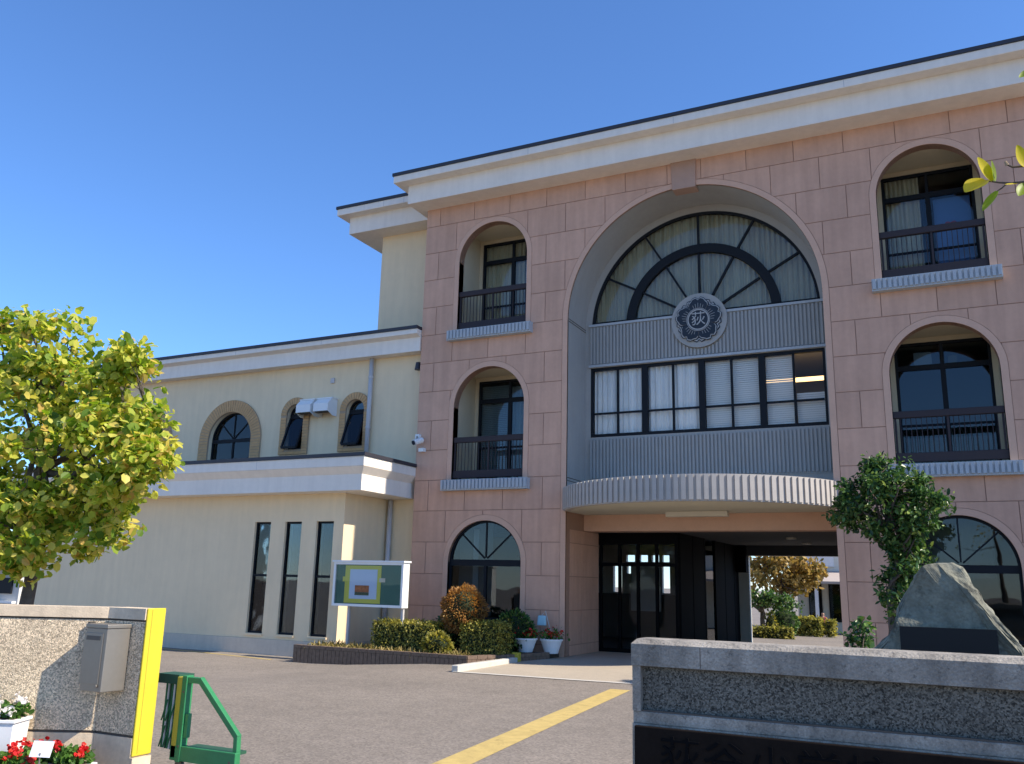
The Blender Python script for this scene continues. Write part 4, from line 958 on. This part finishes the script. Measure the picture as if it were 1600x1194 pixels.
# ================================================================ trees
def branch_path(p, q, seed, k=5, wob=.12):
    g = random.Random(seed); p = Vector(p); q = Vector(q); L = (q-p).length
    return [p+(q-p)*(i/k)+Vector((g.uniform(-1, 1), g.uniform(-1, 1), g.uniform(-.5, .5)))*wob*L*(0 if i in (0, k) else .35) for i in range(k+1)]
def tree(name, label, base, top, r, lobes, per, leaf, m, seed, spread, bark='bark', up=.3, nbr=14, cat='tree', aspect=.7, group=None):
    t = thing(name, label, cat, base, group)
    tr = MB(); path = branch_path(base, top, seed, 6, .10); tr.tube(path, [r*(1-.75*i/6) for i in range(7)], 10)
    CENT.clear(); P = cluster_points(lobes, per, seed, spread); g = random.Random(seed); ends = []
    for i in range(nbr):
        s0 = path[g.randint(3, 5)]; e = P[g.randrange(len(P))]; bp = branch_path(s0, e, seed+i, 5, .18); ends += bp[2:]; tr.tube(bp, [r*.42*(1-.85*j/5)+.004 for j in range(6)], 6)
    for i, c in enumerate(CENT):      # a twig to every cluster of leaves
        c = Vector(c); e = min(ends+path[3:], key=lambda q: (q-c).length)
        if (e-c).length > .05: tr.tube(branch_path(e, c, seed+900+i, 3, .2), [r*.07+.002, r*.05+.002, r*.035+.0015, .0015], 4)
    tr.build('trunk', bark, t, smooth=True)
    obj('crown', leaves(P, leaf, m, up=up, seed=seed, aspect=aspect, sizes=(.45, 1.35)), t)
    return t
tree('deciduous_tree', 'leafy tree turning yellow behind the left gate wall', (-10.55, 7.5, gz(-10.55, 7.5)), (-10.7, 7.5, 4.2), .105,
     [(-10.75, 7.5, 3.05, 1.75, 1.2, 1.2, 84), (-11.5, 7.5, 4.35, .95, .8, .9, 30), (-9.1, 7.3, 3.05, .85, .6, .7, 30), (-9.75, 7.4, 3.85, .85, .6, .7, 26), (-9.75, 7.4, 2.3, .95, .6, .4, 24), (-8.5, 7.2, 3.0, .35, .3, .25, 8), (-9.1, 7.3, 4.15, .35, .3, .3, 6), (-10.5, 7.4, 4.55, .6, .5, .4, 10), (-11.8, 7.5, 2.3, .7, .7, .6, 18), (-10.35, 7.3, 1.95, .8, .5, .35, 20)],
     66, .112, 'leaf_yellowgreen', 51, .135, nbr=28, aspect=.80, up=.5)
tree('evergreen_tree', 'small dark evergreen tree left of the monument stone', (-.95, 15.5, gz(-.95, 15.5)), (-.79, 15.5, 3.15), .085,
     [(-.91, 15.5, 3.10, .66, .6, .66, 62), (-.42, 15.45, 3.0, .44, .5, .60, 32), (-1.42, 15.5, 2.95, .30, .4, .34, 12), (-.58, 15.5, 2.25, .36, .36, .50, 24), (-1.02, 15.5, 3.72, .12, .14, .30, 6), (-.80, 15.5, 1.6, .24, .22, .55, 20)],
     64, .098, 'leaf_evergreen', 61, .095, bark='bark', nbr=14, aspect=.5, up=.5)
MB().prismz([(-1.45, 11.52), (2.6, 11.52), (2.6, 18.9), (-1.45, 18.9)], -.2, .08).build('planting_strip', 'soil', kind='structure')
tree('low_shrub', 'small leafy shrub at the foot of the evergreen tree beside the monument', (-.95, 9.0, .3), (-.95, 9.0, .8), .02, [(-.80, 9.0, 1.10, .14, .16, .24, 9)], 26, .06, 'leaf_evergreen', 62, .06, nbr=5, cat='shrub')

# tree beside the photographer: its yellow twig reaches into the picture
OT = thing('overhanging_tree', 'yellow leaved twig of a tree reaching in from the upper right edge', 'tree', (1.6, 3.3, 0))
MB().tube([(1.6, 3.3, -.1), (1.58, 3.32, 1.2), (1.52, 3.35, 2.4), (1.45, 3.4, 3.4), (1.4, 3.4, 4.6)], [.09, .08, .065, .05, .02], 10).build('trunk', 'bark', OT, smooth=True)
MB().tube([(1.47, 3.39, 3.2), (1.0, 3.5, 3.12), (.62, 3.57, 3.11), (.39, 3.6, 3.135), (.325, 3.6, 3.14), (.285, 3.6, 3.15), (.245, 3.6, 3.165)], [.02, .012, .008, .0055, .0045, .0035, .003], 8).build('twig', 'bark', OT, smooth=True)
MB().tube([(.62, 3.57, 3.11), (.47, 3.6, 3.19), (.385, 3.6, 3.20), (.335, 3.6, 3.205), (.318, 3.6, 3.218)], [.006, .005, .004, .004, .003], 8).build('twig', 'bark', OT, smooth=True)
MB().tube([(.31, 3.6, 3.142), (.29, 3.6, 3.125), (.275, 3.6, 3.117)], [.003, .003, .002], 6).build('twig', 'bark', OT)
MB().tube([(.318, 3.6, 3.216), (.312, 3.595, 3.232)], [.007, .004], 8).build('bud', 'bark_light', OT)
MB().tube([(.385, 3.6, 3.138), (.375, 3.597, 3.15)], [.006, .003], 8).build('bud', 'bark_light', OT)
def big_leaf(base, tip, w, nrm, m, curl=.2):
    b = Vector(base); t_ = Vector(tip); d = t_-b; L = d.length; d.normalize(); n = Vector(nrm); n = (n-d*n.dot(d)).normalized(); s = d.cross(n); mb = MB(); K = 8
    for i in range(K+1):
        u = i/K; ww = w*math.sin(math.pi*min(1, u*.92+.06))**.7*(1-.15*u); c = b+d*L*u+n*curl*L*(u*u)
        mb.v += [tuple(c-s*ww+n*.35*ww), tuple(c-s*ww*.5+n*.12*ww), tuple(c), tuple(c+s*ww*.5+n*.12*ww), tuple(c+s*ww+n*.35*ww)]
    for i in range(K):
        for j in range(4): mb.f.append((i*5+j, i*5+j+1, (i+1)*5+j+1, (i+1)*5+j))
    mb.build('leaf', m, OT, smooth=True)
big_leaf((.262, 3.6, 3.16), (.200, 3.57, 3.240), .036, (.3, -.8, .6), 'leaf_near', .25)
big_leaf((.268, 3.6, 3.158), (.258, 3.59, 3.24), .022, (.9, -.4, .1), 'leaf_near_green', .1)
big_leaf((.24, 3.6, 3.17), (.165, 3.565, 3.112), .046, (-.2, -.9, .5), 'leaf_near', .05)
big_leaf((.275, 3.6, 3.117), (.222, 3.58, 3.03), .022, (-.5, -.8, .2), 'leaf_near_green', .08)
big_leaf((.375, 3.6, 3.20), (.335, 3.57, 3.268), .032, (.2, -.8, .5), 'leaf_near', .3)
big_leaf((.345, 3.6, 3.135), (.30, 3.57, 3.12), .010, (.1, -.6, .8), 'leaf_near', .1)
big_leaf((.37, 3.6, 3.13), (.335, 3.57, 3.06), .022, (.2, -.9, .2), 'leaf_near_green', .2)
big_leaf((.45, 3.6, 3.60), (.388, 3.58, 3.55), .022, (-.2, -.9, .2), 'leaf_near_green', .2)
g = np.random.default_rng(9); P = np.concatenate([np.array([1.5, 3.2, 4.2])+g.normal(size=(160, 3))*np.array([.28, .4, .4]), np.array([1.0, 3.4, 3.35])+g.normal(size=(30, 3))*np.array([.12, .15, .12])])
obj('crown', leaves(P, .09, 'leaf_near', seed=9), OT)

# ================================================================ behind the passage
def back_tree(name, label, base, lobes, per, leaf, m, seed, spread, h, group=None): return tree(name, label, base, (base[0], base[1], h), .12, lobes, per, leaf, m, seed, spread, nbr=8, group=group)
back_tree('autumn_tree', 'russet crowned garden tree seen through the passage, the larger one', (-6.3, 38, -.2), [(-6.35, 38, 2.35, 1.5, 1.4, .85, 60), (-5.4, 38, 2.5, .6, .8, .5, 14)], 40, .2, 'leaf_orange', 71, .22, 2.2, 'trees in the rear garden')
back_tree('autumn_tree', 'pale russet tree at the left edge of the passage opening', (-9.2, 42, -.2), [(-9.2, 42, 2.3, 1.5, 1.2, 1.0, 40)], 40, .2, 'leaf_orange', 72, .25, 2.2, 'trees in the rear garden')
back_tree('garden_pine', 'dark spreading pine below the russet trees behind the passage', (-6.35, 33.8, -.1), [(-6.4, 33.8, 1.25, .95, .6, .28, 30), (-5.6, 34.2, 1.2, .5, .5, .35, 12)], 40, .12, 'leaf_evergreen', 73, .14, 1.2)
round_bush('round_bush', 'clipped dark green dome bush beyond the passage', (-5.85, 35.2, .42), (.5, .5, .52), 'leaf_evergreen', 1500, 74, .09)
round_bush('round_bush', 'small yellow green clipped bush beside the dark dome bush', (-6.1, 34.0, .30), (.22, .2, .42), 'leaf_hedge', 600, 75, .08)
hedge('clipped_hedge', 'low yellow green hedge in the rear garden before the white house', -5.75, -4.75, 37.2, 37.8, -.15, .52, 'leaf_hedge', 1400, 76, .11)
hedge('clipped_hedge', 'short yellow green hedge nearest the child in the rear garden', -4.62, -4.3, 37.4, 38.0, -.15, .45, 'leaf_hedge', 500, 77, .11)
hedge('flower_border', 'low border of yellow green plants at the passage end', -7.4, -5.2, 33.0, 33.3, -.1, .28, 'leaf_hedge', 900, 78, .10)
H2 = thing('garden_building', 'pale low building with a lean to roof at the end of the passage', 'building', (-4.5, 41, -.2))
MB().box(-6.6, 2, 44, 50, -.3, 4.6).build('wall', 'back_wall', H2)
MB().add([(-6.8, 41.2, 2.0), (2, 41.2, 2.0), (2, 44.0, 2.5), (-6.8, 44.0, 2.5), (-6.8, 41.2, 1.9), (2, 41.2, 1.9), (2, 44, 2.4), (-6.8, 44, 2.4)], [(0, 1, 2, 3), (4, 7, 6, 5), (0, 4, 5, 1), (0, 3, 7, 4)]).build('porch_roof', 'back_roof', H2)
for x in (-6.5, -5.4, -4.3, -3.2): MB().box(x-.07, x+.07, 41.3, 41.44, -.25, 1.92).build('post', 'white_paint', H2)
for x0_, x1_ in ((-6.1, -5.5), (-5.2, -4.6), (-4.2, -3.5)):
    w = MB().box(x0_, x1_, 43.95, 43.998, .2, 1.9).build('window', 'frame', H2); MB().box(x0_+.05, x1_-.05, 43.94, 43.949, .3, 1.85).build('pane', 'glass_dark', w)
MB().box(-6.9, 2.3, 43.6, 50.3, 4.6, 4.85).build('roof', 'back_roof', H2)
MB().box(-6.62, -4.9, 43.9, 43.999, 2.7, 4.2).build('signboard', 'white_paint', H2)
# child walking in the rear garden
PR = thing('person', 'distant child in a red top and dark trousers beyond the passage', 'person', (-4.95, 39.5, -.2))
def skin(name, vs, es, rs, m, parent, loc, sub=2):
    me = bpy.data.meshes.new(name); me.from_pydata([tuple(Vector(v)+Vector(loc)) for v in vs], es, []); o = obj(name, me, parent)
    o.modifiers.new('s', 'SKIN')
    for i, r in enumerate(rs): me.skin_vertices[0].data[i].radius = (r, r*.85)
    if not me.skin_vertices: pass
    s_ = o.modifiers.new('u', 'SUBSURF'); s_.levels = 1; s_.render_levels = sub; me.materials.append(MATS[m]); return o
def ensure_skin(me):
    bm = bmesh.new(); bm.from_mesh(me); bm.verts.layers.skin.verify(); bm.to_mesh(me); bm.free()
def skin2(name, vs, es, rs, m, parent, loc):
    me = bpy.data.meshes.new(name); me.from_pydata([tuple(Vector(v)+Vector(loc)) for v in vs], es, [])
    bm = bmesh.new(); bm.from_mesh(me); ly = bm.verts.layers.skin.verify(); bm.verts.ensure_lookup_table()
    for i, r in enumerate(rs): bm.verts[i][ly].radius = (r, r*.85)
    bm.verts[0][ly].use_root = True; bm.to_mesh(me); bm.free()
    o = obj(name, me, parent); o.modifiers.new('s', 'SKIN'); u = o.modifiers.new('u', 'SUBSURF'); u.levels = 1; u.render_levels = 2; me.materials.append(MATS[m]); return o
L0 = (-4.95, 39.5, gz(-4.95, 39.5))
body = skin2('body', [(0, 0, .44), (0, 0, .60), (0, 0, .72), (0, 0, .78), (0, 0, .86), (0, 0, .93), (-.06, 0, .42), (-.08, -.05, .24), (-.08, -.02, .04), (-.08, -.08, .02), (.06, 0, .42), (.08, .06, .24), (.08, .10, .05), (.08, .04, .02), (-.13, 0, .70), (-.18, .02, .56), (-.17, -.05, .44), (.13, 0, .70), (.18, -.02, .56), (.17, -.09, .45)],
      [(0, 1), (1, 2), (2, 3), (3, 4), (4, 5), (0, 6), (6, 7), (7, 8), (8, 9), (0, 10), (10, 11), (11, 12), (12, 13), (2, 14), (14, 15), (15, 16), (2, 17), (17, 18), (18, 19)],
      [.085, .08, .075, .035, .075, .05, .065, .045, .032, .03, .065, .045, .032, .03, .04, .032, .024, .04, .032, .024], 'skin', PR, L0)
skin2('shirt', [(0, 0, .46), (0, 0, .60), (0, 0, .73), (-.13, 0, .705), (-.18, .02, .58), (.13, 0, .705), (.18, -.02, .58)], [(0, 1), (1, 2), (2, 3), (3, 4), (2, 5), (5, 6)], [.105, .1, .08, .052, .046, .052, .046], 'red_cloth', body, L0)
skin2('trousers', [(0, 0, .45), (-.06, 0, .40), (-.08, -.05, .24), (-.08, -.02, .10), (.06, 0, .40), (.08, .06, .24), (.08, .10, .11)], [(0, 1), (1, 2), (2, 3), (0, 4), (4, 5), (5, 6)], [.1, .078, .058, .048, .078, .058, .048], 'navy_cloth', body, L0)
skin2('hair', [(0, .015, .88), (0, .01, .95)], [(0, 1)], [.08, .06], 'hair', body, L0)

# neighbouring house at the far left
NH = thing('neighbour_house', 'low house with a red roof glimpsed behind the tree trunk at the left edge', 'building', (-42, 28, -.3))
MB().box(-48, -37.3, 26.1, 34, -.4, 1.75).build('wall', 'house_wall', NH)
MB().hexa((-48.6, -36.9, 25.5, 34.6, 1.70), (-46.5, -38.8, 28, 32, 2.9)).build('roof', 'red_roof', NH)
MB().box(-39.6, -37.75, 26.02, 26.098, .62, 1.3).build('window', 'frame', NH)
MB().box(-39.8, -37.4, 25.9, 26.098, .20, .30).build('window_sill', 'white_paint', NH)

# overhead cable across the sky
cb = MB(); p0, p1 = Vector((-30, 22, 9.3)), Vector((-14.5, 21.5, 8.25))
cb.tube([p0+(p1-p0)*(i/12)+Vector((0, 0, -.35*math.sin(math.pi*i/12))) for i in range(13)], .012, 6)
cb.build('overhead_cable', 'cable', label='thin dark overhead cable sagging towards the cream wing roof', cat='cable')
print('tiles', ntile, 'objects', len(bpy.data.objects))
